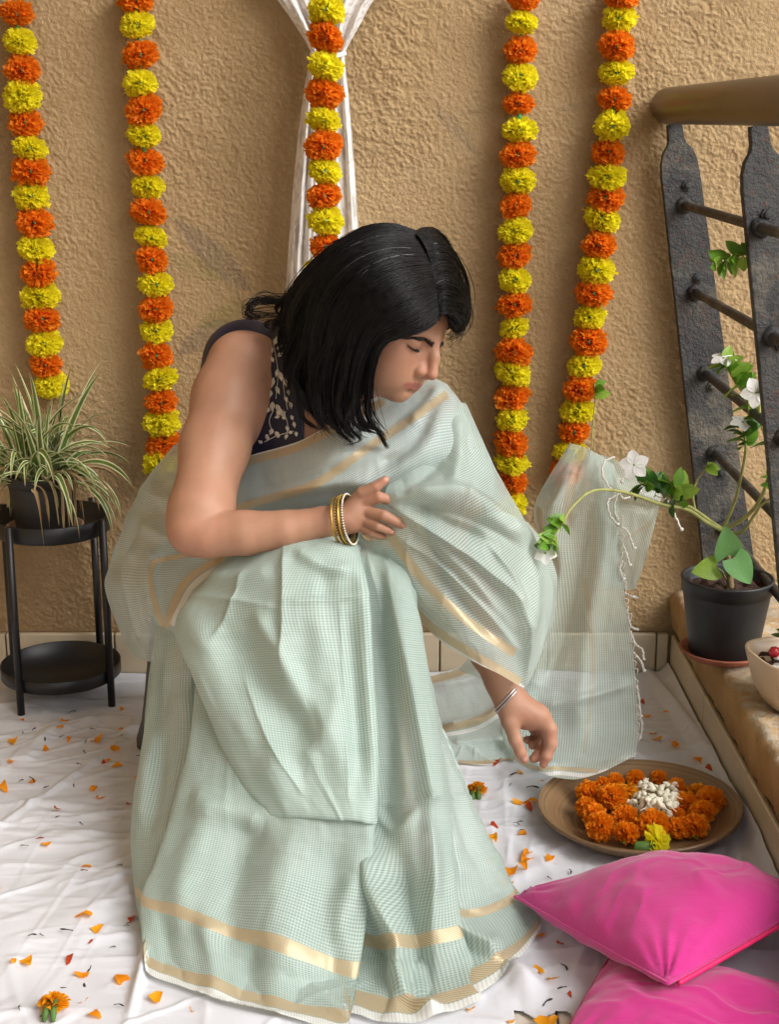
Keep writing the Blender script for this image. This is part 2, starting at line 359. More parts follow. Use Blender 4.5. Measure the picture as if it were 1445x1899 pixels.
M['sari_thin'] = m_sari('thin_mint_cotton', .66, .3, (.42, .60, .51), (.80, .87, .84), .0034)
M['sari_band'] = m_sari('silvery_mint_cotton', .80, .7, (.36, .50, .46), (.74, .80, .79), .0034)

# ------------------------------------------------------------------ setting: floor, wall, parapet; added slab and side wall out of view to block sky
WY = 2.60                             # the stucco wall
V, Fq = box_geo((-3, -1.2, -.2), (.53, WY+.3, -.012)); fl = struct(mesh_np('floor', V, Fq, M['grout'], smooth=False))
for i in range(-2, 3):
    for j in range(0, 4):
        x0 = -.40+i*.30; y0 = 1.16+j*.30
        if x0+.29 > .53 or x0 < -1.0: continue
        V, Fq = box_geo((x0, y0, -.0125), (x0+.297, y0+.297, -.004), .001); mesh_np('floor_tile', V, Fq, M['floor_tile'], fl, False)
V, Fq = box_geo((.53, -1.2, -.2), (60, 60, -.19)); struct(mesh_np('ground', V, Fq, M['cement'], smooth=False))
V, Fq = box_geo((-3, -1.0, 2.55), (.60, WY, 2.75)); V2, F2 = box_geo((-1.25, -1.0, -.2), (-1.05, WY-.002, 2.55)); struct(mesh_np('added_side_wall', V2, F2, M['wall'], smooth=False))  # unseen side wall, added to block sky light and darken the left
c_ = struct(mesh_np('added_ceiling', V, Fq, simple('white_plaster', (.72, .66, .58), .9), smooth=False))  # unseen slab overhead, added so sky light comes only from right and front

def build_wall():
    step = .0022
    xs = np.arange(-.86, .82+step, step); zs = np.arange(.0855, 1.42, step); X, Z = np.meshgrid(xs, zs)
    wx = X + .006*vnoise(X*60, Z*60, 3); wz = Z + .006*vnoise(X*60, Z*60, 4)
    n = fbm(wx*250, wz*270, 11, 1); r1 = 1-np.abs(fbm(wx*165, wz*180, 21, 1))*3.6
    h = .56*(.0022*np.clip(n*2.4+.2, -.3, 1.0) + .0016*np.clip(r1, 0, 1)**1.5 + .0008*np.clip(fbm(wx*80, wz*84, 51, 2)*2.5, -.3, 1) )+ .004*fbm(X*7, Z*7, 31, 3)
    h *= .55+.95*np.clip(fbm(X*6, Z*6, 41, 3)+.5, 0, 1)
    e = np.minimum(1, np.minimum(np.minimum(X-xs[0], xs[-1]-X), np.minimum(Z-zs[0], zs[-1]-Z))/.01); h *= e
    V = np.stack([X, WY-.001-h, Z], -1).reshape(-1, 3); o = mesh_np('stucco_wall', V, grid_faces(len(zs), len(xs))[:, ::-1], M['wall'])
    u, v = proj(V); q = np.stack([u, v], -1); pk = np.zeros(len(V)); pg = np.zeros(len(V))
    def leafp(a, b, w, out, s):
        a = np.array(a, float); b = np.array(b, float); d, sg, t = polydist(q, [a, b]); wd = w*np.sin(np.pi*np.clip(t, .02, .98))**.8
        np.maximum(out, np.clip((wd-d)/6+.3*fbm(u/14, v/14, 5), 0, 1)*s, out=out)
    leafp((318, 400), (470, 545), 26, pk, .8); leafp((325, 660), (430, 590), 24, pk, .75); leafp((360, 610), (465, 560), 20, pg, .8); leafp((300, 470), (420, 520), 22, pg, .7)
    leafp((800, 190), (890, 290), 16, pk, .5); leafp((840, 215), (940, 195), 8, pk, .35); leafp((1020, 205), (1110, 192), 9, pk, .4)
    attr(o, 'paint', pk); attr(o, 'paint_green', pg)
    tag(o, 'rough ochre stucco wall behind the seated woman with faded painted leaves', 'wall')
    m = MB()                          # the plain wall round the part in view, 2 cm behind its face
    for lo, hi in (((-3, WY, 1.42), (3, WY+.25, 3.2)), ((-3, WY, -.2), (-.86, WY+.25, 1.42)), ((.82, WY, -.2), (3, WY+.25, 1.42)), ((-.86, WY+.002, -.2), (.82, WY+.25, 1.42))): m.add(*box_geo(lo, hi))
    m.build('plain_wall', M['wall'], o, False)
    x = -.93; k = 0
    while x < .528:
        w = min(.205, .528-x); V, Fq = box_geo((x+.0015, WY-.012, .002), (x+w-.0015, WY+.001, .083), .0015)
        t = mesh_np('skirting_tile', V, Fq, M['tile'], o, False); x += .205
    return o
wall = build_wall()

def build_parapet():
    p = thing('parapet', 'low tiled balcony kerb with a rough ochre cement top under the railing', 'parapet', (.6, 1.8, 0))
    # cement body with a rough top and an eased inner edge
    ys = np.linspace(.6, WY-.003, 330); prof = [(.548, .0), (.548, .083), (.546, .091), (.532, .096), (.529, .150), (.531, .160), (.537, .167)] + [(.545+.011*i, .169) for i in range(26)] + [(.83, .16), (.83, -.19)]
    X = np.array([a for a, b in prof])[None, :]+0*ys[:, None]; Z = np.array([b for a, b in prof])[None, :]+0*ys[:, None]; Y = ys[:, None]+0*X
    top = (Z > .14); rough = fbm(X*55, Y*55, 61, 3)*.007 + fbm(X*9, Y*9, 66, 2)*.006
    Z = Z+np.where(top, rough, 0); X = X+np.where((Z > .09) & (X < .54), fbm(Z*50, Y*30, 71, 3)*.006, 0)
    mesh_np('cement_top', np.stack([X, Y, Z], -1).reshape(-1, 3), grid_faces(len(ys), len(prof)), M['cement'], p)
    V, Fq = box_geo((.536, .6, .0835), (.5485, WY-.013, .0885)); mesh_np('grimy_joint', V, Fq, M['groove'], p, False)
    y = WY-.0125
    while y > 1.0:
        V, Fq = box_geo((.531, y-.2965, -.011), (.5485, y-.001, .083), .0018); mesh_np('tile', V, Fq, M['tile'], p, False); y -= .2985
    return p
build_parapet()

def build_sheet():
    nx, ny = 520, 420; xs = np.linspace(-1.05, .527, nx); ys = np.linspace(1.18, WY-.016, ny); X, Y = np.meshgrid(xs, ys)
    a = .0; Z = .004+0*X
    def rid(ang, sx, sl, seed, amp, thr=.0):
        c, s = math.cos(ang), math.sin(ang); p = X*c+Y*s; q = -X*s+Y*c; n = vnoise(p*sx+vnoise(p*3, q*3, seed+5)*1.2, q*sl, seed)
        r = np.clip(1-np.abs(n)*6.5, 0, 1)**1.25; m = np.clip(vnoise(p*2.3, q*2.3, seed+9)*2.4+.35, 0, 1); return .78*amp*r*m
    Z += rid(.25, 3.0, 11, 1, .007)+rid(-.5, 2.6, 9, 2, .006)+rid(1.2, 2.2, 10, 3, .006)+rid(-1.1, 3, 12, 4, .004)+rid(.6, 5, 22, 5, .004)+rid(-.2, 6, 26, 6, .004)+rid(.1, 9, 40, 12, .0025)+rid(1.4, 8, 36, 13, .0025)
    Z += .004*(fbm(X*5, Y*5, 8, 3)+.5)
    V = np.stack([X, Y, Z], -1).reshape(-1, 3); u, v = proj(V); q = np.stack([u, v], -1); z = V[:, 2]
    for poly, w, amp in (([(120, 1330), (60, 1390), (10, 1420)], 12, .010), ([(205, 1340), (330, 1355)], 10, .006), ([(150, 1690), (230, 1650), (330, 1560)], 9, .004), ([(235, 1899), (268, 1780), (290, 1700)], 9, .012),
                         ([(300, 1845), (450, 1890), (600, 1905)], 12, .008), ([(930, 1790), (980, 1835), (990, 1870)], 22, .022), ([(985, 1865), (1060, 1885), (1140, 1840)], 14, .018), ([(1005, 1600), (940, 1640), (900, 1600)], 12, .007),
                         ([(1340, 1460), (1400, 1560), (1440, 1650)], 10, .016), ([(1180, 1215), (1260, 1330), (1345, 1465)], 9, .018), ([(1350, 1560), (1390, 1640)], 14, .012), ([(60, 1560), (200, 1540)], 8, .004), ([(20, 1480), (190, 1500), (240, 1480)], 8, .004), ([(1010, 1590), (1080, 1560)], 10, .006), ([(900, 1480), (1000, 1520)], 9, .004)):
        d, s, t = polydist(q, smooth_poly(poly, 24)); z += amp*np.exp(-(d/w)**2)*np.sin(np.pi*np.clip(t, .06, .94))
    for xx in (-.62, -.22, .18): z += .0022*np.exp(-np.abs(V[:, 0]-xx-.01*np.sin(V[:, 1]*6))/.006)
    for yy in (1.62, 1.95, 2.28): z += .0022*np.exp(-np.abs(V[:, 1]-yy-.01*np.sin(V[:, 0]*5))/.006)
    edge = np.clip((V[:, 0]-.497)/.03, 0, 1); z += edge**2*.02
    flat = V.copy(); flat[:, 2] = 0; gu, gv = proj(flat); z *= 1-.92*np.clip((gv-1845)/35, 0, 1)*np.clip((gu-925)/40, 0, 1)*np.clip((1290-gu)/60, 0, 1)
    f = grid_faces(ny, nx); c = flat[f].mean(1); cu, cv = proj(c)
    lim = 1884+8*np.sin(cu/13)-np.clip(np.abs(cu-1000)-60, 0, 400)*-.6
    f = f[~((cv > lim) & (cu > 955) & (cu < 1500))]
    V[:, 2] = np.maximum(z, .0015)
    o = mesh_np('cotton_floor_sheet', V, f, M['sheet']); return tag(o, 'crumpled white cotton sheet spread over the floor under everything', 'cloth')
sheet = build_sheet()
SH = None
def sheet_z(x, y):
    me = sheet.data; global SH
    if SH is None:
        SH = np.zeros(len(me.vertices)*3, np.float32); me.vertices.foreach_get('co', SH); SH = SH.reshape(420, 520, 3)
    j = int(np.clip(round((x+1.05)/(1.577)*519), 0, 519)); i = int(np.clip(round((y-1.18)/(WY-.016-1.18)*419), 0, 419))
    return float(SH[i, j, 2])
#@@PART2
# ------------------------------------------------------------------ railing
def frame_M(p, x, n):                 # matrix whose X runs along x and Z close to n
    x = Vector(x).normalized(); n = Vector(n); y = n.cross(x).normalized(); z = x.cross(y)
    return Matrix(((x.x, y.x, z.x, p[0]), (x.y, y.y, z.y, p[1]), (x.z, y.z, z.z, p[2]), (0, 0, 0, 1)))
def build_railing():
    t = thing('balcony_railing', 'corroded black iron balcony railing with a thick worn brown handrail', 'railing', (.62, 1.9, .17))
    P = []; R = []
    for y in np.linspace(WY-.028, .75, 60): P.append((.476, y, 1.042)); R.append(.0305)
    P[0:0] = [(.476, WY-.006, 1.042), (.476, WY-.010, 1.042), (.476, WY-.018, 1.042)]; R[0:0] = [.020, .026, .0295]
    V, Fq = tube_geo(P, R, 28); mesh_np('handrail', V, Fq, M['rail'], t)
    # shadow gap putty where it meets the wall
    for k, y in enumerate((WY-.035, 2.035, 1.47, .9)):
        # flat plate leaning inwards: outline in (s across, h along)
        ax = np.array((.485, y, 1.012)); bx = np.array((.634, y, .168)); L = np.linalg.norm(bx-ax); d = (bx-ax)/L
        w = .034; ax = ax+np.array((.013*(k > 0), 0, 0)); out = [(-.013, 0), (.013, 0), (.014, .024), (.017, .034), (.026, .045), (w-.002, .062), (w, .085), (w+.004, L*.33), (w+.010, L*.66), (w+.017, L), (-w-.013, L), (-w-.008, L*.66), (-w-.003, L*.33), (-w, .085), (-w+.002, .062), (-.026, .045), (-.017, .034), (-.014, .024)]
        side = np.cross(d, (0, 1, 0)); side /= np.linalg.norm(side); yaw = 0.22 if k else .10
        n = np.array((0, 1., 0)); s2 = side*math.cos(yaw)+n*math.sin(yaw); n2 = n*math.cos(yaw)-side*math.sin(yaw)
        V = []; th = .0055
        for o_ in (-th, th):
            for s, h in out: V.append(ax+d*h+s2*s+n2*o_)
        m = len(out); Fq = [list(range(m))[::-1], [m+i for i in range(m)]]+[[i, (i+1) % m, m+(i+1) % m, m+i] for i in range(m)]
        o = mesh_np('post', np.array(V), Fq, M['iron'], t, False)
        b = o.modifiers.new('edge', 'BEVEL'); b.width = .0016; b.segments = 2; b.limit_method = 'ANGLE'
        if k < 2:
            for h in ((.105, .265, .46, .62) if k == 0 else (.12, .3, .47)):
                c = ax+d*(h*1.0)+s2*(.008 if k == 0 else -.004)-n2*(th)
                m_ = MB(); V, Fq = tube_geo([c+n2*.002, c-n2*.004], [.0105, .0095], 6); m_.add(V, Fq); V, Fq = tube_geo([c-n2*.003, c-n2*.0065, c-n2*.008], [.0065, .006, .0035], 10); m_.add(V, Fq)
                m_.build('bolt', M['iron'], o, False)
    for z in (.877, .728, .585, .44, .30):
        h = (1.012-z)/(1.012-.168); x = .485+h*(.634-.485)
        P = [(x, y, z) for y in np.linspace(WY-.03, .75, 26)]; V, Fq = tube_geo(P, .0078, 12)
        rod = mesh_np('rod', V, Fq, M['iron'], t)
        for y in (WY-.045, 2.045, 2.022):
            V, Fq = tube_geo([(x, y+.009, z), (x, y, z), (x, y-.008, z)], [.017, .014, .0088], 9); V = V+rng.normal(0, .0012, V.shape); mesh_np('weld', V, Fq, M['iron'], rod)
    return t
build_railing()

# ------------------------------------------------------------------ marigold garlands and the curtain
def puff_mesh(name, mat, n=170, flat=.78, seed=0, r0=.30, wid=.26, ruf=.07, jit=.07, cols=5, dense=1.0, hole=0.0):
    r = np.random.default_rng(seed); V = []; Fq = []; k = 0; ga = math.pi*(3-5**.5)
    for i in range(n):
        z = 1-2*(i+.5)/n; th = i*ga+r.uniform(-.3, .3); z = np.clip(z+r.uniform(-.06, .06), -1, 1); s = math.sqrt(1-z*z)
        d = np.array((s*math.cos(th), s*math.sin(th), z)); q = r.normal(0, 1, 3); a = np.cross(d, q); a /= np.linalg.norm(a); b = np.cross(d, a)
        d2 = d+r.normal(0, .065, 3); R1 = r.uniform(.92, 1.03); ph = r.uniform(0, 6.28)
        for ri, (rr, ww, am) in enumerate(((r0, .35, .2), (r0+(1-r0)*.55, .8, .7), (1.0, 1.0, 1.0))):
            for c in range(cols):
                u = (c/(cols-1)-.5)*2; p = d2*rr*R1 + a*u*wid*ww + b*am*ruf*math.sin(u*3.6+ph+ri)
                if ri == 2: p = p + d*r.uniform(-jit, jit) + b*r.uniform(-.04, .04)
                V.append(p*np.array((1, 1, flat)))
        for ri in range(2):
            for c in range(cols-1): o = k+ri*cols+c; Fq.append([o, o+1, o+cols+1, o+cols])
        k += 3*cols
    return mesh_np(name, np.array(V), Fq, mat, None, True, link=False)
YEL = [puff_mesh('yellow_puff', M['yellow'], 290, .84, s, .40, .19, .075, .035) for s in (1, 2, 3, 4)]; ORA = [puff_mesh('orange_puff', M['orange'], 310, .84, 10+s, .40, .18, .075, .035) for s in (1, 2, 3, 4)]
GL = [
 ('leftmost marigold garland hanging above the spider plant', 'O', [(30,25),(36,77),(40,130),(41,178),(46,228),(55,275),(56,317),(57,365),(64,413),(66,461),(71,505),(74,549),(77,592),(82,637),(84,676),(95,712)], 33, 2.565),
 ('second marigold garland from the left, ending behind the draped hip of the sari', 'Y', [(254,45),(260,102),(259,155),(266,203),(266,250),(270,300),(274,346),(275,393),(280,440),(281,481),(289,527),(289,572),(290,612),(290,660),(297,702),(299,745),(300,783),(304,823),(296,858)], 32, 2.565),
 ('marigold garland hanging in front of the white curtain behind her head', 'Y', [(605,18),(604,70),(604,124),(601,174),(600,224),(600,270),(602,317),(601,363),(604,410),(604,457),(602,497),(604,540)], 33, 2.47),
 ('straight marigold garland right of her head, longest of the five', 'Y', [(968,42),(966,93),(965,142),(962,192),(965,241),(961,288),(961,335),(957,381),(957,428),(956,472),(955,519),(955,565),(954,609),(953,653),(952,692),(950,735),(950,778),(948,820),(950,857),(948,895),(948,934)], 31.5, 2.565),
 ('slanting marigold garland nearest the railing, ending behind the trailing pallu', 'Y', [(1150,35),(1145,85),(1144,134),(1140,184),(1136,233),(1129,283),(1127,327),(1124,367),(1117,406),(1111,455),(1107,501),(1102,544),(1095,588),(1093,633),(1085,678),(1077,721),(1072,762),(1066,800),(1057,838),(1050,875)], 31.5, 2.565)]
HEAD = {0: [], 1: [(252, -4)], 2: [(606, -34)], 3: [(970, -4)], 4: [(1153, -10)]}
for gi, (lab, c0, pts, rp, Y) in enumerate(GL):
    top = HEAD[gi]; full = [(p, 'YO'[('YO'.index(c0)+len(top)+i) % 2 if False else ('YO'.index(c0)-len(top)+i) % 2]) for i, p in enumerate(top+pts)]
    b = W(*full[-1][0], Y); g = thing('marigold_garland', lab, 'garland', tuple(b), 'marigold garlands hung on the wall')
    P = [W(full[0][0][0], full[0][0][1]-120, Y)]+[W(*p, Y) for p, _ in full]
    V, Fq = tube_geo(catmull(P, len(P)*3), .0026, 6); mesh_np('string', V, Fq, M['string'], g)
    for (p, cc) in full:
        c = W(*p, Y+rng.uniform(-.006, .004)); r = rp*1.03*mpp(*p, Y)*rng.uniform(.90, 1.07)
        Mx = Matrix.Translation(c) @ Matrix.Rotation(rng.normal(0, .2), 4, 'Y') @ Matrix.Rotation(rng.normal(0, .28), 4, 'X') @ Matrix.Rotation(rng.uniform(0, 6.28), 4, 'Z') @ Matrix.Diagonal((r, r*rng.uniform(.9, 1.05), r*rng.uniform(.82, 1.05), 1))
        obj('marigold', (YEL if cc == 'Y' else ORA)[rng.integers(4)], g, Mx)
    for i in range(len(full)-1):      # green straw beads between the flowers
        a = W(*full[i][0], Y); c = W(*full[i+1][0], Y); mid = (a+c)/2; d = (c-a)/np.linalg.norm(c-a)
        if rng.random() < .6: V, Fq = tube_geo([mid-d*.008-np.array((0, .004, 0)), mid+d*.008-np.array((0, .004, 0))], .0036, 8); mesh_np('straw_bead', V, Fq, M['string'], g)

def build_curtain():
    rows = [(-330, 420, 800), (-180, 440, 775), (-60, 466, 750), (0, 514, 694), (45, 546, 668), (92, 574, 643), (112, 574, 640), (160, 565, 645), (240, 554, 652), (330, 545, 659), (430, 537, 665), (540, 530, 668), (640, 526, 672)]
    nc = 150; pts = []
    for v, a, b in rows:
        s = np.linspace(0, 1, nc); k = np.clip((b-a)/120, .5, 2.2)
        amp = .007*np.clip(120/(b-a), .6, 1.5); Y = 2.555+amp*np.sin(s*2*np.pi*5+1)+.5*amp*np.sin(s*2*np.pi*9.3+2)
        pts.append(np.stack([W(a+(b-a)*si, v, yi) for si, yi in zip(s, Y)]))
    Gd = catmull(np.array(pts), 160); Gd[..., 1] += .004*fbm(np.linspace(0, 6, nc)[None, :]+0*Gd[..., 0], np.linspace(0, 14, 160)[:, None]+0*Gd[..., 0], 4, 3)
    U, Vv = np.meshgrid(np.linspace(0, .5, nc), np.linspace(0, .85, 160))
    t = mesh_np('curtain', Gd.reshape(-1, 3), grid_faces(160, nc), M['curtain'], None, True, np.stack([U, Vv], -1).reshape(-1, 2))
    P = [W(577, 100, 2.53), W(592, 104, 2.515), W(608, 106, 2.51), W(624, 104, 2.515), W(640, 99, 2.53)]; V, Fq = tube_geo(catmull(P, 20), .004, 8); mesh_np('tie', V, Fq, M['tassel'], t)
    tag(t, 'white curtain with grey leaf print, gathered and tied behind the middle garland', 'curtain')
build_curtain()

# ------------------------------------------------------------------ plant stand, saucer, spider plant
SC = (-.596, 2.475)
def build_stand():
    t = thing('plant_stand', 'round black metal plant stand with two tray shelves', 'plant stand', (SC[0], SC[1], sheet_z(*SC)))
    for z, r, h in ((.318, .101, .030), (.048, .107, .024)):
        prof = [(0, 0), (r-.004, 0), (r, .003), (r, h), (r-.0015, h+.001), (r-.003, h), (r-.003, .0045), (0, .004)]
        V, Fq = lathe_geo(prof, (SC[0], SC[1], z), 64); mesh_np('tray', V, Fq, M['black_metal'], t)
    for a in (-2.05, -.48, 1.09, 2.66):
        x, y = SC[0]+.1115*math.cos(a), SC[1]+.1115*math.sin(a); m = MB(); m.add(*tube_geo([(x, y, .004), (x, y, .352)], [.0066, .0066], 14)); m.build('leg', M['black_metal'], t)
build_stand()
def saucer(name, label, c, r, h, mat, tilt=0):
    prof = [(0, 0), (r*.78, 0), (r*.86, .004), (r, h), (r-.003, h+.002), (r-.007, h-.001), (r*.82, .006), (0, .005)]
    V, Fq = lathe_geo(prof, (0, 0, 0), 64); o = mesh_np(name, V, Fq, mat); o.location = c; return tag(o, label, 'saucer')
PS = np.array((SC[0]-.008, SC[1]-.02, .3235)); saucer('plant_saucer', 'weathered clay saucer under the spider plant pot on the black stand', PS, .068, .011, M['terracotta_old'])
def pot_mesh(name, c, r0, r1, h, mat, parent, lip=.004):
    prof = [(0, 0), (r0-.003, 0), (r0, .003), (r0+(r1-r0)*.80, h*.80), (r0+(r1-r0)*.81, h*.815), (r1*.985, h*.82), (r1, h-.004), (r1+.0012, h-.002), (r1, h), (r1-lip*.7, h), (r1-lip, h-.004), (r1-lip-.004, h*.6), (0, h*.6)]
    V, Fq = lathe_geo(prof, c, 64); return mesh_np(name, V, Fq, mat, parent)
def soil_mesh(c, r, parent):
    n = 20; k = 48; V = []; 
    for i in range(n+1):
        rr = r*i/n; th = np.arange(k)/k*2*np.pi; x = c[0]+rr*np.cos(th); y = c[1]+rr*np.sin(th); V.append(np.stack([x, y, c[2]+.014*fbm(x*70, y*70, 3, 3)], -1))
    return mesh_np('soil', np.concatenate(V), grid_faces(n+1, k, True), M['soil'], parent)
def blade_geo(P, w, fold=.25, tw=0.0):
    P = np.asarray(P); n = len(P); T = np.gradient(P, axis=0); T /= np.linalg.norm(T, axis=1)[:, None]; V = []; UV = []
    for i in range(n):
        t = i/(n-1); sd = np.cross(T[i], (0, 0, 1.)); sd /= np.linalg.norm(sd)+1e-9; nn = np.cross(sd, T[i]); a = tw*t
        s2 = sd*math.cos(a)+nn*math.sin(a); n2 = nn*math.cos(a)-sd*math.sin(a); ww = w*min(1, .45+2.2*t)*(1-t**2.6)**.8+.0003
        for c in (-1, -.45, 0, .45, 1): V.append(P[i]+s2*c*ww+n2*abs(c)*fold*ww); UV.append((c*.5+.5, t))
    return np.array(V), grid_faces(n, 5), np.array(UV)
def build_spider():
    t = thing('spider_plant', 'bushy variegated spider plant in a dusty black pot on the stand', 'potted plant', tuple(PS+np.array((0, 0, .006))))
    h = .098; pot_mesh('pot', PS+np.array((0, 0, .0055)), .049, .060, h, M['pot_old'], t); c = PS+np.array((0, 0, .0055+h*.86)); soil_mesh(c, .0555, t)
    r = np.random.default_rng(5)
    for i in range(185):
        a = r.uniform(0, 2*np.pi); L = r.uniform(.12, .215); el = math.radians(r.uniform(35, 88)) if i < 105 else math.radians(r.uniform(14, 60)); dry = i > 166
        if i < 60: el = math.radians(r.uniform(58, 88)); L = r.uniform(.15, .25)
        if dry: L = r.uniform(.11, .17); a = r.uniform(-1.1, .5); el = math.radians(r.uniform(20, 50)); 
        if abs(math.sin(a)) > .6 and math.sin(a) > 0: L *= .62
        p = c+np.array((r.uniform(-.03, .03), r.uniform(-.03, .03), -.004)); P = [p]; e = el; n = 15; sag = r.uniform(.45, 1.35)*(1.9 if dry else 1)*(.5 if i < 60 else 1)
        for k in range(n):
            P.append(P[-1]+L/n*np.array((math.cos(a)*math.cos(e), math.sin(a)*math.cos(e), math.sin(e)))); e -= sag/n*(.4+1.5*k/n)*2.0*max(.2, math.cos(e)+.15); e = max(e, -1.45); a += r.uniform(-.04, .04)
        P = np.array(P); P[:, 1] = np.minimum(P[:, 1], WY-.012)
        q = np.hypot(P[:, 0]-PS[0], P[:, 1]-PS[1]); low = (P[:, 2] < c[2]+.016); f = np.where(low & (q < .066) & (np.arange(n+1) > 4), .066/np.maximum(q, .01), 1); P[:, 0] = PS[0]+(P[:, 0]-PS[0])*f; P[:, 1] = PS[1]+(P[:, 1]-PS[1])*f
        V, Fq, uv = blade_geo(P, r.uniform(.0042, .0075)*(.6 if dry else 1), .35, r.uniform(-1.2, 1.2)*(2.5 if dry else 1)); mesh_np('leaf', V, Fq, M['blade_dry'] if dry else M['blade'], t, True, uv)
build_spider()

# ------------------------------------------------------------------ periwinkle on the parapet
def leaf_mesh(name, mat, w=.32, n=9, cup=.25, bend=-.25, heart=False):
    V = []; UV = []
    for i in range(n):
        t = i/(n-1); ww = w*(math.sin(math.pi*min(1, t**.85))**.75 if not heart else (math.sin(math.pi*(.12+.88*t)**.62)**.8))+.004; x = t-(.12*0 if not heart else .0)
        for c in (-1, -.5, 0, .5, 1): V.append((x-(.14*abs(c)*(1-t)**2 if heart else 0), c*ww, bend*t*t+cup*ww*abs(c)**1.3-.012*(c == 0))); UV.append((c*.5+.5, t))
    return mesh_np(name, np.array(V), grid_faces(n, 5), mat, None, True, np.array(UV), link=False)
LEAF = [leaf_mesh('leaf', M['leaf']), leaf_mesh('leaf_b', M['leaf_dark'], .34), leaf_mesh('leaf_c', M['leaf_pale'], .33)]
HEART = [leaf_mesh('heart_leaf', M['leaf_pale'], .46, 12, .15, -.2, True), leaf_mesh('heart_leaf_b', thin('grey_green_leaf', (.16, .36, .12), trans=.3, rough=.5), .46, 12, .15, -.25, True)]
PETAL = leaf_mesh('white_petal', M['petal_white'], .42, 8, .12, -.12)
def place_leaf(me, parent, p, d, n, L, name='leaf'): return obj(name, me, parent, frame_M(p, d, n) @ Matrix.Scale(L, 4))
def flower(parent, p, nrm, R, rot=0.0, name='flower', base=None):
    nrm = Vector(nrm).normalized(); ax = nrm.orthogonal().normalized(); 
    V, Fq = tube_geo([Vector(p)-nrm*.004, Vector(p)+nrm*.0006, Vector(p)+nrm*.0012], [.0012, .0018, .0006], 7); f = mesh_np(name, V, Fq, M['leaf_pale'], parent)
    for i in range(5):
        d = (Matrix.Rotation(rot+i*2*math.pi/5, 3, nrm) @ ax); obj('petal', PETAL, f, frame_M(Vector(p)+d*.001, d, nrm) @ Matrix.Scale(R, 4))
    return f
PP = np.array((.545, 2.235, .1775))
def build_periwinkle():
    saucer('plant_saucer', 'red terracotta saucer under the periwinkle pot on the parapet', PP+np.array((0, 0, -.003)), .071, .013, M['terracotta'])
    t = thing('periwinkle_plant', 'white flowering periwinkle with long bent stems in a black pot on the parapet', 'potted plant', tuple(PP))
    h = .128; B = PP+np.array((0, 0, .004)); pot_mesh('pot', B, .0555, .0735, h, M['pot'], t); soil_mesh(B+np.array((0, 0, h*.86)), .068, t)
    r = np.random.default_rng(3)
    def stem(pts, r0, r1, mat='branch', n=30):
        P = catmull([W(*p) for p in pts], n); V, Fq = tube_geo(P, np.linspace(r0, r1, n), 8); mesh_np('stem', V, Fq, M[mat], t); return P
    stem([(1356, 1090, 2.225), (1352, 1050, 2.225), (1345, 1000, 2.225), (1341, 982, 2.225)], .0062, .0048, 'bark')
    st = {}
    st['left'] = stem([(1341, 982, 2.225), (1320, 968, 2.22), (1288, 945, 2.20), (1262, 932, 2.18), (1232, 915, 2.17), (1200, 902, 2.17), (1185, 893, 2.16)], .0036, .0016)
    st['low'] = stem([(1341, 984, 2.225), (1310, 968, 2.21), (1275, 945, 2.17), (1225, 935, 2.14), (1160, 913, 2.09), (1100, 910, 2.05), (1062, 940, 2.01), (1045, 968, 1.99), (1025, 1000, 1.975), (1012, 1022, 1.97)], .0034, .0013)
    st['twig'] = stem([(1290, 945, 2.205), (1286, 920, 2.21), (1292, 895, 2.22), (1305, 875, 2.22), (1316, 862, 2.22)], .0022, .0013)
    st['fork'] = stem([(1262, 932, 2.185), (1258, 915, 2.17), (1252, 900, 2.16)], .002, .0012)
    st['mid'] = stem([(1342, 980, 2.225), (1356, 950, 2.22), (1368, 915, 2.21), (1378, 870, 2.2), (1384, 830, 2.19), (1380, 800, 2.19), (1378, 788, 2.19)], .0032, .0014)
    st['right'] = stem([(1342, 982, 2.225), (1375, 965, 2.21), (1402, 940, 2.19), (1420, 905, 2.17), (1428, 860, 2.16), (1420, 810, 2.16), (1410, 770, 2.16), (1412, 720, 2.16), (1420, 690, 2.16)], .0036, .0016)
    st['right2'] = stem([(1342, 984, 2.225), (1375, 988, 2.2), (1400, 955, 2.18), (1415, 935, 2.17), (1450, 915, 2.15), (1500, 895, 2.13)], .003, .0016)
    st['tall'] = stem([(1384, 800, 2.2), (1390, 770, 2.2), (1383, 735, 2.2), (1362, 705, 2.2), (1350, 680, 2.2), (1343, 668, 2.2)], .0024, .0013)
    st['far'] = stem([(1097, 835, 2.54), (1100, 790, 2.54), (1104, 745, 2.54), (1103, 712, 2.54)], .0014, .001)
    def whorl(P, a, b, k, L, kinds=(0, 1), spread=1.0):
        k = int(k*1.9)
        for i in range(k):
            f = a+(b-a)*i/max(1, k-1); j = int(f*(len(P)-2)); d = P[j+1]-P[j]; d = d/np.linalg.norm(d)
            q = r.normal(0, 1, 3); q[1] -= .5; s = np.cross(d, q); s /= np.linalg.norm(s); dd = d*r.uniform(.1, .6)+s*spread+np.array((0, -.25, .1)); n = np.cross(s, d)+np.array((0, -.5, .9))
            place_leaf(LEAF[kinds[r.integers(len(kinds))]], t, P[j], dd, n, L*r.uniform(.75, 1.1))
    whorl(st['left'], .55, 1, 14, .030, (0, 1, 1)); whorl(st['fork'], .5, 1, 4, .032, (0, 2)); whorl(st['low'], .80, 1, 15, .022, (0, 0, 2)); whorl(st['twig'], .93, 1, 5, .022, (2,))
    whorl(st['mid'], .72, 1, 13, .028, (0, 1)); whorl(st['right'], .42, .62, 9, .034, (0, 1, 2)); whorl(st['right'], .9, 1, 5, .03, (0, 1)); whorl(st['tall'], .3, 1, 18, .033, (0, 0, 2, 1)); whorl(st['far'], .8, 1, 3, .026, (0, 2))
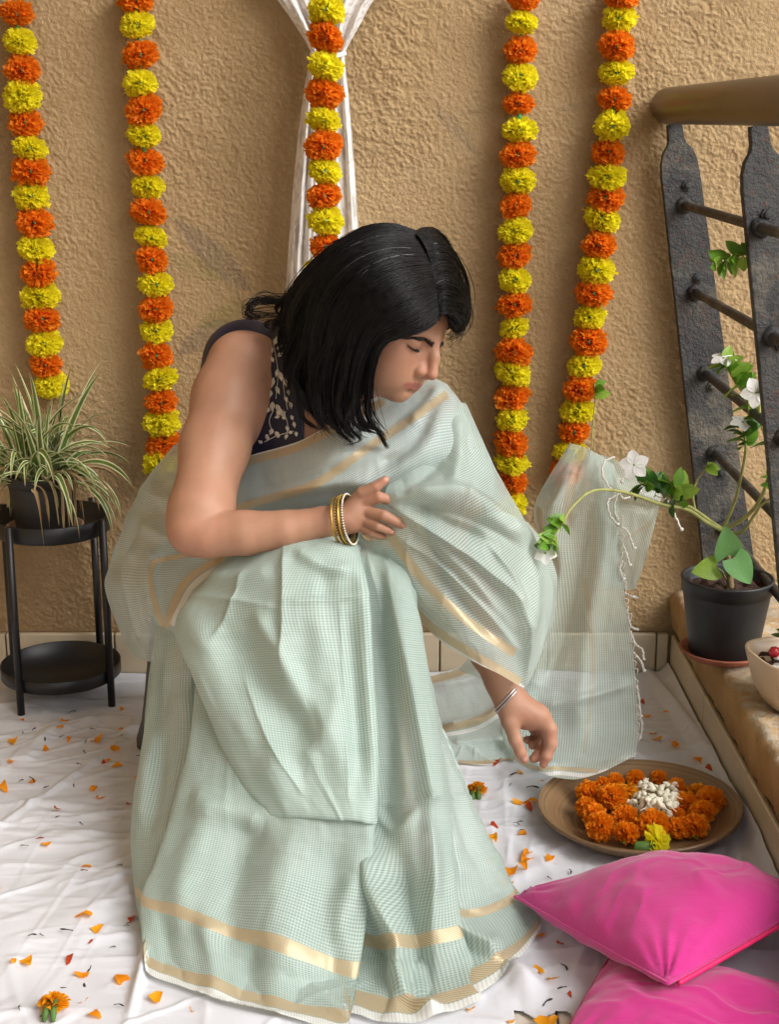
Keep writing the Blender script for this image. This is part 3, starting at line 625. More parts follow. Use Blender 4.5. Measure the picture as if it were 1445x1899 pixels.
    P = [W(1335, 485, 2.06), W(1352, 490, 2.06), W(1372, 478, 2.06), W(1390, 470, 2.06)]; whorl(np.array(catmull([W(1440, 470, 2.05), W(1390, 472, 2.05), W(1350, 482, 2.05), W(1325, 492, 2.05)], 20)), .3, 1, 13, .027, (0, 2, 0))
    V, Fq = tube_geo(catmull([W(1500, 560, 2.0), W(1450, 478, 2.04), W(1390, 472, 2.05), W(1350, 480, 2.05)], 20), .0013, 6); mesh_np('stem', V, Fq, M['branch'], t)
    for u, v, Y, n, R, rot in ((1177, 862, 2.15, (-.2, -.9, .35), .023, .3), (1012, 1026, 1.965, (-.3, -.75, .6), .0165, .8), (1343, 664, 2.195, (-.1, -.35, .95), .021, .2), (1404, 728, 2.15, (-.1, -.95, .2), .0235, .6), (1378, 783, 2.185, (.1, -.4, .9), .02, .1), (1428, 716, 2.15, (.3, -.8, .3), .016, 1.2)):
        flower(t, W(u, v, Y), n, R, rot)
    b = B+np.array((0, 0, h*.86))
    for (u, v, Y, hu, hv, k) in ((1330, 1052, 2.19, 1290, 1060, 0), (1352, 1030, 2.19, 1350, 985, 1), (1362, 1035, 2.18, 1395, 1080, 1)):
        a = W(u, v, Y); e = W(hu, hv, Y-.015); V, Fq = tube_geo([b+np.array((.005, 0, 0)), (b+a)/2+np.array((0, 0, .01)), a], .0012, 6); mesh_np('stem', V, Fq, M['branch'], t)
        place_leaf(HEART[k], t, a, e-a, (0, -1, .35), np.linalg.norm(e-a)*1.05)
build_periwinkle()
def build_planter():
    c = np.array((.612, 2.035, .172)); t = thing('ceramic_planter', 'square cream ceramic bowl of succulents cut by the right edge of the frame', 'planter', tuple(c))
    k = 64; th = np.arange(k)/k*2*np.pi; sq = (np.abs(np.cos(th))**3.4+np.abs(np.sin(th))**3.4)**(-1/3.4); V = []
    prof = [(0, 0), (.038, 0), (.046, .004), (.060, .030), (.069, .065), (.0725, .080), (.0715, .083), (.069, .0825), (.0665, .079), (.062, .066), (.0, .060)]
    ro = math.radians(12)
    for r_, z in prof: V.append(np.stack([c[0]+r_*sq*np.cos(th+ro), c[1]+r_*sq*np.sin(th+ro), np.full(k, c[2]+z)], -1))
    mesh_np('bowl', np.concatenate(V), grid_faces(len(prof), k, True), M['ceramic'], t); soil_mesh(c+np.array((0, 0, .068)), .062, t)
    r = np.random.default_rng(8)
    me = mesh_np('pebble', *lathe_geo([(0.001, -.6), (.6, -.5), (1, 0), (.7, .5), (.001, .6)], (0, 0, 0), 10), M['pebble'], link=False)
    for i in range(9):
        x, y = r.uniform(-.052, .0, 2); obj('pebble', me, t, Matrix.Translation(c+np.array((x, y-.005, .076))) @ Matrix.Scale(r.uniform(.005, .010), 4))
    V, Fq = lathe_geo([(.001, -1), (.7, -.7), (1, 0), (.7, .7), (.001, 1)], (0, 0, 0), 14); mesh_np('bead', V*.009+c+np.array((-.040, -.004, .085)), Fq, M['bead_red'], t)
    for i in range(7):
        a = r.uniform(0, 6.28); p0 = c+np.array((r.uniform(-.03, .02), r.uniform(-.03, .02), .07)); P = [p0, p0+np.array((math.cos(a)*.02, math.sin(a)*.02, .018)), p0+np.array((math.cos(a)*.03, math.sin(a)*.03, .035))]
        V, Fq = tube_geo(catmull(P, 10), .0016, 6); mesh_np('stem', V, Fq, M['bark'], t)
        for j in range(6): d = r.normal(0, 1, 3); d[2] = abs(d[2]); place_leaf(LEAF[r.integers(3)], t, P[2], d, (0, -.3, 1), .017)
build_planter()

# ------------------------------------------------------------------ bamboo plate and the flowers in it
PL = G(1187, 1513, .022)
def build_plate():
    R = .150; prof = [(0.0005, 0), (.075, 0), (.11, .004), (R-.006, .029), (R, .034), (R-.001, .0375), (R-.006, .0365), (.108, .0125), (.07, .0075), (.0005, .007)]
    pr = catmull(prof, 60); V, Fq = lathe_geo([tuple(p) for p in pr], (0, 0, 0), 96); o = mesh_np('bamboo_plate', V, Fq, M['bamboo']); o.location = (PL[0], PL[1], .006)
    o.rotation_euler = (.0, math.radians(-2), 0); tag(o, 'round coiled bamboo plate holding marigolds and jasmine', 'plate')
build_plate()
MAR = [puff_mesh('marigold_flower', M['marigold'], 230, .84, 30+s, .46, .19, .11, .05, 5) for s in range(3)]; MGO = puff_mesh('golden_head', M['marigold_gold'], 60, .6, 40, .25, .34, .10, .08, 5); MYE = puff_mesh('yellow_head', M['yellow'], 46, .62, 41, .2, .4, .08, .08, 5)
SEP = mesh_np('sepal_cup', *lathe_geo([(.0005, -1.0), (.18, -.95), (.26, -.6), (.34, -.15), (.30, .15), (.0005, .2)], (0, 0, 0), 12), M['sepal'], link=False)
def plate_z(u, v):                    # a point on the plate's inner face
    p = G(u, v, .018); return p
heads = [(1093,1470,22,0),(1136,1478,27,0),(1088,1497,19,0),(1102,1511,21,0),(1115,1533,25,1),(1160,1514,23,0),(1163,1545,22,0),(1212,1529,29,0),(1262,1536,22,0),(1289,1533,25,0),(1303,1508,25,0),(1318,1486,27,0),(1274,1491,22,0),(1254,1461,18,0),(1223,1443,15,0),(1180,1444,17,0),(1141,1450,17,0),(1290,1468,21,2),(1167,1467,19,2),(1253,1512,17,0),(1120,1455,15,0)]
POSW = {(1093,1470):'at the back left of the plate',(1136,1478):'large and full, left of the jasmine',(1088,1497):'at the far left edge of the plate heap',(1102,1511):'tucked behind the one showing its green cup',(1115,1533):'showing its green cup at the front left of the plate',(1160,1514):'between the jasmine and the front left edge',(1163,1545):'just left of the yellow flower',(1212,1529):'directly above the yellow flower',(1262,1536):'ragged one at the front right of the plate',(1289,1533):'round one nearest the front right rim',(1303,1508):'behind the round one at front right',(1318,1486):'farthest right in the plate',(1274,1491):'touching the right side of the jasmine',(1254,1461):'behind the jasmine on the right',(1223,1443):'small one at the very back above the jasmine',(1180,1444):'at the back between jasmine and tassels',(1141,1450):'at the back left under the tassels',(1290,1468):'loose golden one at the back right',(1167,1467):'loose golden one left of the jasmine',(1253,1512):'in front of the right end of the jasmine',(1120,1455):'small one behind the left heap'}
for i, (u, v, rp, kind) in enumerate(heads):
    p = plate_z(u, v+rp*.25); r = rp*mpp(u, v, p[1]); fz = .0195+.75*r
    p = G(u, v, fz); rr = math.hypot(p[0]-PL[0], p[1]-PL[1])
    me = MGO if kind == 2 else MAR[i % 3]; t = thing('marigold_flower', ('golden' if kind == 2 else 'orange')+' marigold head '+POSW[(u, v)], 'flower', tuple(p), 'marigold heads in the bamboo plate')
    tip = (rng.uniform(-.5, .5), rng.uniform(-.5, .5)) if kind != 1 else (1.25, -.15)
    Mx = Matrix.Translation(p) @ Matrix.Rotation(tip[0], 4, 'X') @ Matrix.Rotation(tip[1], 4, 'Y') @ Matrix.Rotation(rng.uniform(0, 6), 4, 'Z') @ Matrix.Scale(r*1.06, 4)
    obj('petals', me, t, Mx)
    if kind == 1: obj('sepal', SEP, t, Matrix.Translation(p) @ Matrix.Rotation(tip[0]+.15, 4, 'X') @ Matrix.Rotation(tip[1], 4, 'Y') @ Matrix.Translation((0, 0, -r*.72)) @ Matrix.Scale(r*.62, 4))
    elif i in (6, 9): obj('sepal', SEP, t, Matrix.Translation(p+np.array((-.006 if i == 6 else .0, -r*.75, -r*.45))) @ Matrix.Rotation(.9, 4, 'X') @ Matrix.Scale(r*.45, 4))
p = G(1219, 1559, .028); t = thing('yellow_marigold', 'yellow marigold with a long green cup lying at the front of the plate', 'flower', tuple(p))
obj('petals', MYE, t, Matrix.Translation(p) @ Matrix.Rotation(1.0, 4, 'Y') @ Matrix.Rotation(.5, 4, 'X') @ Matrix.Scale(.024, 4)); q = G(1193, 1570, .026)
V, Fq = tube_geo(catmull([G(1214, 1567, .027), q, G(1181, 1570, .025), G(1177, 1569, .025)], 12), [.0068]*3+[.0078]*3+[.0075]*3+[.006, .004, .002], 12); mesh_np('sepal', V, Fq, M['sepal'], t)
def build_jasmine():
    c = G(1219, 1482, .035); t = thing('jasmine_string', 'heap of white jasmine buds strung together in the middle of the plate', 'flowers', tuple(c)); r = np.random.default_rng(12)
    bud = mesh_np('bud', *lathe_geo([(.0005, -2.3), (.13, -2.25), (.16, -.9), (.40, -.5), (.66, .1), (.62, .6), (.34, 1.05), (.0005, 1.35)], (0, 0, 0), 10), M['jasmine'], link=False)
    hd = [(1195, 1452), (1200, 1462), (1186, 1472), (1198, 1480), (1180, 1492), (1168, 1490), (1190, 1500), (1176, 1506), (1206, 1500), (1216, 1512), (1230, 1520), (1238, 1512), (1246, 1500)]
    pts = [(r.uniform(1203, 1258), r.uniform(1452, 1498)) for _ in range(58)]+[(u+r.uniform(-7, 7), v+r.uniform(-6, 6)) for u, v in hd for _ in range(3)]
    for u, v in pts:
        z = .030+.022*max(0, 1-((u-1222)/48)**2-((v-1478)/34)**2)+r.uniform(-.004, .005); p = G(u, v, z); d = r.normal(0, 1, 3); d[2] = abs(d[2])*.7+.1; d[1] -= .3
        obj('bud', bud, t, Matrix.Translation(p) @ Vector(d).to_track_quat('Z', 'Y').to_matrix().to_4x4() @ Matrix.Scale(r.uniform(.0056, .0074), 4))
build_jasmine()

# ------------------------------------------------------------------ cushions
def pillow(name, label, C, th, seed, wr, parentless=True):
    n = 90; s = np.linspace(0, 1, n); Sx, Ty = np.meshgrid(s, s); A, B, Cc, D = [np.array(c) for c in C]   # A-B-C-D round the outline
    ex = 4*Sx*(1-Sx); ey = 4*Ty*(1-Ty)
    sx = Sx + (.5-Sx)*.085*ey*0 ; P = (1-Ty)[..., None]*((1-Sx)[..., None]*A+Sx[..., None]*B)+Ty[..., None]*((1-Sx)[..., None]*D+Sx[..., None]*Cc)
    ctr = (A+B+Cc+D)/4; pin = .045*((1-ex)*ey+(1-ey)*ex)+.05*(1-ex)*(1-ey); P = P+(ctr-P)*pin[..., None]
    nrm = np.cross(B-A, D-A); nrm /= np.linalg.norm(nrm); nrm *= np.sign(nrm[2])
    prof = (np.clip(ex, 0, 1)**.55)*(np.clip(ey, 0, 1)**.55); f = fbm(Sx*3, Ty*3, seed, 3)
    rad = np.minimum(ex, ey)
    cr = sum(np.exp(-((np.hypot(Sx-a_, Ty-b_)-.02)/.16)**2)*np.sin(np.arctan2(Ty-b_, Sx-a_)*17+seed+a_*3) for a_, b_ in ((0, 0), (1, 0), (1, 1), (0, 1)))
    wrk = .012*f*prof + .0035*(np.clip(1-np.abs(fbm(Sx*6+f, Ty*3, seed+3, 2))*4, 0, 1)-.3)*prof + .0035*cr*np.clip(rad*9, 0, 1) + .004*np.sin((Sx+Ty*.3)*26+3*f)*np.exp(-(rad/.25)**2)*np.clip(rad*8, 0, 1)
    m = MB(); up = P+nrm*(th*prof*.62+wrk)[..., None]; dn = P-nrm*(th*prof*.38-wrk*.5)[..., None]; gf = grid_faces(n, n)
    V = np.concatenate([up.reshape(-1, 3), dn.reshape(-1, 3)]); Fq = np.concatenate([gf, gf[:, ::-1]+n*n])
    o = mesh_np(name, V, Fq, M['pink']); tag(o, label, 'cushion', 'pink cushions on the floor sheet')
    ring = np.concatenate([P[0, :], P[1:, -1], P[-1, -2::-1], P[-2:0:-1, 0]]); ring = np.concatenate([ring, ring[:1]])
    V, Fq = tube_geo(ring, .0022, 6, False); mesh_np('seam', V, Fq, M['pink'], o); return o, P, nrm
A = G(940, 1661, .035); B = G(1238, 1832, .092); Cc = G(1520, 1672, .075); D = G(1330, 1640, .012)
c1, P1, n1 = pillow('cushion', 'bright pink cushion propped on the other one beside the plate', (A, B, Cc, D), .115, 3, 1)
V, Fq = tube_geo(P1[6:-6, -1]-n1*.005+np.array((0, -.002, 0)), .0032, 8); mesh_np('zip', V, Fq, M['pink_zip'], c1)
A2 = G(1122, 1772, .022); B2 = G(1020, 1945, .03); C2 = G(1560, 2040, .03); D2 = G(1530, 1850, .022)
c2, P2, n2 = pillow('cushion', 'flat pink cushion lowest at the bottom edge with petals on it', (A2, B2, C2, D2), .072, 9, 1)

# ------------------------------------------------------------------ stool
def build_stool():
    c = (-.255, 2.30); t = thing('stool', 'dark grey plastic stool hidden under the sari', 'stool', (c[0], c[1], .01))
    V, Fq = lathe_geo([(.0005, .30), (.125, .30), (.14, .305), (.145, .318), (.14, .33), (.0005, .333)], (c[0], c[1], 0), 40); mesh_np('seat', V, Fq, M['stool'], t)
    for a in (math.radians(200), math.radians(250), math.radians(20), math.radians(110)):
        x, y = math.cos(a), math.sin(a); P = [(c[0]+.12*x, c[1]+.12*y, .31), (c[0]+.145*x, c[1]+.145*y, .10), (c[0]+.15*x, c[1]+.15*y, .055), (c[0]+.155*x, c[1]+.155*y, .022), (c[0]+.156*x, c[1]+.156*y, .008)]
        V, Fq = tube_geo(P, [.015, .015, .017, .022, .021], 14); mesh_np('leg', V, Fq, M['stool'], t)
build_stool()

# ------------------------------------------------------------------ loose petals
def petal_mesh(seed, mat):
    r = np.random.default_rng(seed); n = 6; V = []; w = r.uniform(.28, .42); cu = r.uniform(.2, .6); tw = r.uniform(-.8, .8)
    for i in range(n):
        t = i/(n-1); ww = w*(.12+.95*t**.7)*(1 if i < n-1 else .8)
        for c in (-1, -.35, .35, 1):
            a = tw*t; z = cu*ww*abs(c)**1.5+.12*math.sin(t*5+seed)+r.uniform(-.03, .03); y = c*ww; V.append((t+(r.uniform(-.10, .08) if i == n-1 else 0), y*math.cos(a)-z*math.sin(a)*.6, y*math.sin(a)+z))
    V = np.array(V); V[:, 2] -= V[:, 2].min(); Fq = grid_faces(n, 4).tolist(); m = MB(); m.add(V, Fq)
    me = mesh_np('petal', V, Fq, mat, None, True, link=False); me.materials.append(M['string_dry'])
    return me
M['string_dry'] = simple('dry_style', (.035, .03, .03), .8, .3)
M['petal_red'] = thin('rusty_petal', (.50, .06, .015), trans=.25, var=.3)
PM = [petal_mesh(50+i, M[k]) for i, k in enumerate(('marigold', 'marigold_gold', 'marigold', 'marigold_gold', 'petal_red', 'marigold'))]
STY = mesh_np('style', *tube_geo(catmull([(0, 0, .0), (.5, .1, .12), (1, 0, .05)], 7), [.05, .045, .05, .06, .09, .09, .05], 5), M['string_dry'], link=False)
# (u, v, length in photo pixels): petals read off the photograph
petals = [(25,1383,20),(83,1384,15),(127,1378,14),(182,1384,26),(205,1386,20),(188,1416,17),(227,1424,18),(248,1446,14),(12,1470,22),(53,1455,14),(180,1461,16),(195,1482,16),(242,1489,10),(112,1500,14),(60,1555,18),(75,1566,14),(150,1610,15),(2,1649,14),(138,1700,26),(192,1718,22),(235,1713,24),(162,1750,12),(28,1777,14),(55,1795,24),(123,1790,20),(137,1808,22),(214,1808,28),(146,1862,22),(187,1890,22),(300,1845,24),(103,1352,12),(44,1338,9),(218,1355,9),(222,1314,12),(130,1338,14),(205,1408,12),(14,1412,16),
          (1153,1468,16),(984,1490,26),(968,1490,22),(987,1505,16),(925,1536,16),(920,1565,20),(962,1549,14),(925,1596,20),(972,1590,20),(970,1603,26),(977,1614,18),(948,1628,30),(953,1638,20),(1015,1600,18),(1000,1646,14),(1012,1733,18),(1033,1746,22),(1010,1810,24),(1018,1822,26),(1060,1850,10),(932,1755,12),(915,1420,22),(958,1433,14),(1003,1449,12),(1190,1329,14),(1212,1365,18),(1208,1372,16),(1185,1360,13),(1257,1376,16),(1262,1380,14),(1290,1409,18),(1322,1430,14),(1168,1597,12),(1012,1893,30),(1035,1890,28),(870,1878,18),(955,1892,14),(1196,1306,10),(1243,1322,10),(780,1873,22),(357,1878,16),(1285,1408,12),(880,1462,16)]
RP = random.Random(4)
ORD = ['first', 'second', 'third', 'fourth', 'fifth', 'sixth', 'seventh', 'eighth', 'ninth', 'tenth', 'eleventh', 'twelfth', 'thirteenth', 'fourteenth', 'fifteenth']
ZN = [('lying just in front of the plant stand', 0, 300, 0, 1365), ('below the plant stand beside the sari', 0, 300, 1365, 1420), ('left of the sari below the stool', 0, 300, 1420, 1475), ('halfway down left of the sari', 0, 300, 1475, 1640), ('level with the upper gold border', 0, 300, 1640, 1740), ('level with the sari hem at left', 0, 300, 1740, 1830), ('along the bottom frame edge at left', 0, 800, 1830, 1990),
      ('below the trailing pallu near the parapet', 1150, 1340, 0, 1395), ('between the plate and the parapet', 1150, 1340, 1395, 1460), ('under the pallu hem behind the plate', 800, 1150, 0, 1450), ('left of the plate', 800, 1200, 1450, 1560), ('between sari and cushion tip', 800, 1200, 1560, 1700), ('in front of the cushion tip', 800, 1100, 1700, 1860), ('where the sheet ends by the lower cushion', 800, 1200, 1860, 1990)]
def zone(u, v):
    for i, (n, a, b, c, d) in enumerate(ZN):
        if a <= u < b and c <= v < d: return i
    return len(ZN)-1
def drop(u, v, L, z=None, lab=None, grp='loose marigold petals on the sheet'):
    g = G(u, v, .006) if z is None else G(u, v, z); zz = (sheet_z(g[0], g[1])+.0008) if z is None else z; g = G(u, v, zz); s = L*mpp(u, v, g[1])*1.25; k = RP.randrange(6) if L > 13 else RP.choice((0, 2, 4))
    ro = RP.uniform(0, 6.28); o = obj('petal', PM[k], None, Matrix.Translation(g) @ Matrix.Rotation(RP.uniform(-.35, .35), 4, 'X') @ Matrix.Rotation(ro, 4, 'Z') @ Matrix.Diagonal((s, s*RP.uniform(.8, 1.2), s*RP.uniform(.6, 1.1), 1)))
    o['category'] = 'petal'; o['group'] = grp; o['label'] = lab or ''
    if RP.random() < .55: obj('style', STY, o, None).matrix_basis = Matrix.Translation((-.05, 0, .05)) @ Matrix.Rotation(math.pi+RP.uniform(-.5, .5), 4, 'Z') @ Matrix.Scale(.75, 4)
    return o, ('orange', 'golden', 'orange', 'golden', 'rust red', 'orange')[k]
def name_by_zone(items, what):
    by = {}
    for u, v, o, c in items: by.setdefault(zone(u, v), []).append((u, o, c))
    for z, L_ in by.items():
        L_.sort(key=lambda t: t[0])
        for i, (u, o, c) in enumerate(L_): o['label'] = f'{c} {what}, {ORD[i]} from the left {ZN[z][0]}' if len(L_) > 1 else f'{c} {what} alone {ZN[z][0]}'
it = []
for u, v, L in petals: o, c = drop(u, v, L); it.append((u, v, o, c))
name_by_zone(it, 'petal'); it = []
for i in range(26):                   # dark dry styles between the petals
    u = RP.uniform(10, 240) if i % 2 else RP.uniform(900, 1230); v = RP.uniform(1340, 1890) if i % 2 else RP.uniform(1440, 1850)
    g = G(u, v, .006); g = G(u, v, sheet_z(g[0], g[1])+.0015); o = obj('dry_style', STY, None, Matrix.Translation(g) @ Matrix.Rotation(RP.uniform(0, 6.28), 4, 'Z') @ Matrix.Scale(RP.uniform(.007, .012), 4)); tag(o, '', 'flower thread', 'dry flower threads on the sheet'); it.append((u, v, o, 'tiny dark'))
name_by_zone(it, 'dry thread')
drop(1326, 1838, 22, .052, 'orange petal with a pale tail on the lower pink cushion, farther one', 'petals on the lower cushion'); drop(1278, 1890, 20, .052, 'orange petal on the lower pink cushion at the bottom frame edge', 'petals on the lower cushion')
for (u, v, s, lab) in ((100, 1858, 27, 'crushed orange marigold head with green cup on the sheet at bottom left'), (884, 1463, 19, 'small torn orange marigold on the sheet beside the sari hem')):
    p = G(u, v, .018); t = thing('fallen_marigold', lab, 'flower', tuple(p)); r = s*mpp(u, v, p[1]); obj('petals', MGO, t, Matrix.Translation(p) @ Matrix.Rotation(-.5, 4, 'X') @ Matrix.Scale(r*1.1, 4))
    for a in (-.006, .003): V, Fq = tube_geo([p+np.array((a, -.004, .006)), p+np.array((a-.001, -.016, -.004)), p+np.array((a*1.2, -.024, -.010))], [.003, .0042, .0025], 8); mesh_np('sepal', V, Fq, M['sepal'], t)
#@@PART3
# ------------------------------------------------------------------ the seated woman: one continuous body from a distance field
CC = lambda r, u, t: RGT*r + UPC*u - FWD*t         # camera-like axes (right, up, towards the viewer) to world
HPSI, HTH = math.radians(60), math.radians(33)
HF = CC(math.sin(HPSI)*math.cos(HTH), -math.sin(HTH), math.cos(HPSI)*math.cos(HTH))       # face forward
HU = CC(math.sin(HPSI)*math.sin(HTH), math.cos(HTH), math.cos(HPSI)*math.sin(HTH))        # head up
HL = np.cross(HU, HF)                                                                     # her left
HC = W(713, 586, 2.035); HR = np.stack([HF, HL, HU])                                      # world -> head: HR @ (p - HC)
def HP(x, y, z): return HC + x*HF + y*HL + z*HU
PR = []                               # primitives: (kind, data, k, subtract)
def cone(a, b, ra, rb, k=.02, sub=False): PR.append(('c', (np.asarray(a, float), np.asarray(b, float), ra, rb), k, sub))
def chain(pts, k=.012, first_k=None):  # pts: (u, v, Y, radius in photo pixels)
    q = [(W(*p[:3]), p[3]*mpp(*p[:3])) for p in pts]
    for i in range(len(q)-1): cone(q[i][0], q[i+1][0], q[i][1], q[i+1][1], first_k if (i == 0 and first_k) else k)
    return q
def ell(c, r, k=.015, sub=False, head=True): PR.append(('e', (np.asarray(c, float), np.asarray(r, float), head), k, sub))
def hcone(a, b, ra, rb, k=.01, sub=False): cone(HP(*a), HP(*b), ra, rb, k, sub)
# torso
PR_T0 = len(PR)
chain([(455, 1080, 2.27, 150), (500, 960, 2.215, 128)], .05)
chain([(500, 960, 2.215, 128), (560, 800, 2.165, 112), (600, 740, 2.15, 98)], .05)
chain([(470, 675, 2.20, 66), (600, 700, 2.16, 72), (770, 778, 2.145, 60)], .05)
chain([(590, 830, 2.09, 74), (600, 800, 2.10, 70)], .04); chain([(690, 850, 2.06, 70), (700, 820, 2.08, 66)], .04)
PR_T1 = len(PR)
# neck
chain([(620, 700, 2.14, 56), (665, 660, 2.10, 50)], .03); cone(W(650, 670, 2.11), HP(-.02, 0, -.05), .050, .052, .02)
# right arm (viewer's left), resting on the lap
ARM0 = len(PR)
chain([(447, 678, 2.145, 64), (425, 740, 2.10, 66)], .03); chain([(425, 740, 2.10, 66), (398, 830, 2.04, 61), (372, 950, 1.965, 57), (362, 980, 1.95, 51)], .02)
chain([(362, 982, 1.95, 51), (388, 990, 1.94, 45), (455, 988, 1.93, 41), (530, 982, 1.925, 35), (600, 969, 1.925, 29), (648, 962, 1.93, 25)], .006)
ARM1 = len(PR)
HAND0 = len(PR)
# right hand: back of the hand to the viewer, thumb up, fingers on the waist
chain([(648, 962, 1.93, 25), (660, 950, 1.932, 23)], .010); chain([(658, 948, 1.932, 22), (675, 934, 1.930, 13)], .006); chain([(658, 956, 1.932, 22), (678, 948, 1.926, 12)], .005); chain([(654, 962, 1.932, 21), (674, 963, 1.924, 11.5)], .005); chain([(652, 968, 1.932, 18), (668, 974, 1.927, 10)], .005)
chain([(654, 936, 1.934, 15), (672, 914, 1.928, 12)], .006); chain([(672, 914, 1.927, 12), (698, 902, 1.922, 10), (715, 890, 1.922, 7.6)], .0015)
chain([(675, 932, 1.928, 11.5), (703, 922, 1.920, 10.3), (718, 926, 1.926, 9.2), (728, 935, 1.938, 7.5)], .0015)
chain([(677, 949, 1.925, 12), (712, 956, 1.910, 10.4), (736, 968, 1.912, 9), (749, 976, 1.917, 7.2)], .0014)
chain([(674, 964, 1.924, 11), (701, 976, 1.912, 9.4), (718, 983, 1.914, 8.2), (728, 987, 1.918, 6.6)], .0012)
chain([(668, 975, 1.926, 9.5), (690, 988, 1.918, 8.2), (704, 993, 1.920, 7.2), (711, 995, 1.924, 6)], .0012)
# left arm under the sheer pallu, hand hanging above the plate
LARM0 = len(PR)
chain([(775, 778, 2.145, 60), (815, 845, 2.12, 57)], .03); chain([(815, 845, 2.12, 57), (838, 960, 2.09, 50), (848, 1010, 2.08, 44)], .02); chain([(848, 1010, 2.08, 44), (868, 1090, 2.05, 42), (908, 1210, 1.99, 32), (930, 1262, 1.965, 26), (943, 1290, 1.955, 24.5)], .02)
chain([(943, 1290, 1.955, 25), (968, 1316, 1.95, 27)], .015); chain([(958, 1312, 1.95, 25), (996, 1328, 1.95, 21), (1009, 1338, 1.95, 16)], .012); chain([(950, 1308, 1.955, 24), (975, 1330, 1.955, 22)], .012)
chain([(944, 1312, 1.945, 19), (946, 1338, 1.935, 16)], .012); chain([(946, 1338, 1.935, 15.5), (956, 1372, 1.93, 12), (966, 1396, 1.93, 10.5), (973, 1409, 1.932, 7.5)], .004)
chain([(1006, 1334, 1.948, 15), (1020, 1352, 1.945, 13.5), (1022, 1380, 1.94, 11.5), (1014, 1402, 1.935, 10), (1008, 1417, 1.935, 7.5)], .004)
chain([(1004, 1338, 1.965, 14), (1018, 1362, 1.968, 12), (1014, 1386, 1.958, 10.5), (998, 1401, 1.948, 10), (990, 1407, 1.945, 8.5)], .003)
chain([(996, 1340, 1.985, 13), (1010, 1362, 1.992, 11.5), (1000, 1380, 1.985, 10), (988, 1382, 1.975, 8.5)], .003)
chain([(984, 1340, 2.0, 12), (998, 1362, 2.008, 10), (988, 1374, 2.002, 9), (978, 1372, 1.995, 7.5)], .003)
LARM1 = len(PR)
# head
HEAD0 = len(PR)
ell((-.012, 0, .033), (.091, .071, .086), .02)
ell((.030, 0, -.022), (.057, .060, .066), .03); ell((.031, 0, .030), (.049, .054, .048), .025)
hcone((.012, 0, -.048), (.066, 0, -.077), .040, .015, .03)
hcone((-.005, .045, -.042), (.050, .020, -.075), .022, .013, .025); hcone((-.005, -.045, -.042), (.050, -.020, -.075), .022, .013, .025)
for s in (-1, 1):
    ell((.050, s*.040, -.020), (.027, .021, .022), .02)
    ell((.056, s*.028, -.048), (.026, .021, .026), .032)
    hcone((.083, s*.008, .008), (.068, s*.044, .006), .008, .006, .012)
    ell((.095, s*.031, -.003), (.013, .0155, .010), .012, True)
    ell((.0700, s*.031, -.003), (.0162, .0162, .0140), .003)
    ell((.0960, s*.0118, -.0338), (.0088, .0060, .0066), .0035)
    ell((.1035, s*.0060, -.0418), (.0062, .0032, .0030), .002, True)
    hcone((-.008, s*.071, .008), (-.012, s*.073, -.020), .012, .008, .006)
hcone((.076, 0, .010), (.088, 0, -.026), .0095, .0122, .010); hcone((.0825, 0, .016), (.1005, 0, -.008), .0066, .0065, .009); hcone((.1005, 0, -.008), (.1108, 0, -.0300), .0065, .0069, .006); hcone((.1097, 0, -.0310), (.095, 0, -.0405), .0062, .0048, .005)
ell((.0755, 0, -.057), (.019, .026, .019), .020)
for s in (-1, 1):
    hcone((.0935, s*.004, -.0525), (.0790, s*.0250, -.0568), .0036, .0020, .004)
    hcone((.0910, s*.003, -.0618), (.0790, s*.0240, -.0588), .0046, .0020, .004)
    hcone((.0895, s*.016, -.0572), (.078, s*.0270, -.0588), .0011, .0011, .0018, True)
hcone((.094, -.008, -.0695), (.094, .008, -.0695), .0035, .0035, .006, True)
ell((.078, 0, -.0795), (.0125, .016, .0105), .012)
HEAD1 = len(PR)
# hips, thighs, shins and feet under the skirt
chain([(455, 1110, 2.27, 140), (475, 1125, 2.0, 80), (490, 1128, 1.95, 66)], .008); chain([(500, 1110, 2.25, 130), (655, 1130, 2.0, 76), (685, 1140, 1.96, 64)], .008)
a = W(490, 1130, 1.965); b = W(505, 1540, 1.90); b[2] = .055; cone(a, b, .054, .035, .008); cone(b, b+np.array((.01, -.11, -.025)), .034, .022, .02)
a = W(685, 1142, 1.98); b = W(720, 1540, 1.92); b[2] = .055; cone(a, b, .052, .035, .008); cone(b, b+np.array((.01, -.11, -.025)), .034, .022, .02)

def prim_d(pr, p):
    if pr[0] == 'c':
        a, b, r1, r2 = pr[1]; ba = b-a; l2 = ba @ ba; rr = r1-r2; a2 = l2-rr*rr
        pa = p-a; y = pa @ ba; z = y-l2; x = pa*l2-y[:, None]*ba; x2 = np.einsum('ij,ij->i', x, x)
        if a2 <= 0 or l2 < 1e-12: return np.minimum(np.linalg.norm(pa, axis=1)-r1, np.linalg.norm(p-b, axis=1)-r2)
        y2 = y*y*l2; z2 = z*z*l2; k = np.sign(rr)*rr*rr*x2; il2 = 1/l2
        d = (np.sqrt(np.maximum(x2*a2*il2, 0))+y*rr)*il2-r1
        m = np.sign(y)*a2*y2 < k; d = np.where(m, np.sqrt(x2+y2)*il2-r1, d)
        m = np.sign(z)*a2*z2 > k; return np.where(m, np.sqrt(x2+z2)*il2-r2, d)
    c, r, head = pr[1]; q = ((p-HC) @ HR.T - c) if head else p-c
    k0 = np.linalg.norm(q/r, axis=1); k1 = np.linalg.norm(q/(r*r), axis=1)+1e-9
    return np.where(k0 < 1e-3, -r.min(), k0*(k0-1)/k1)
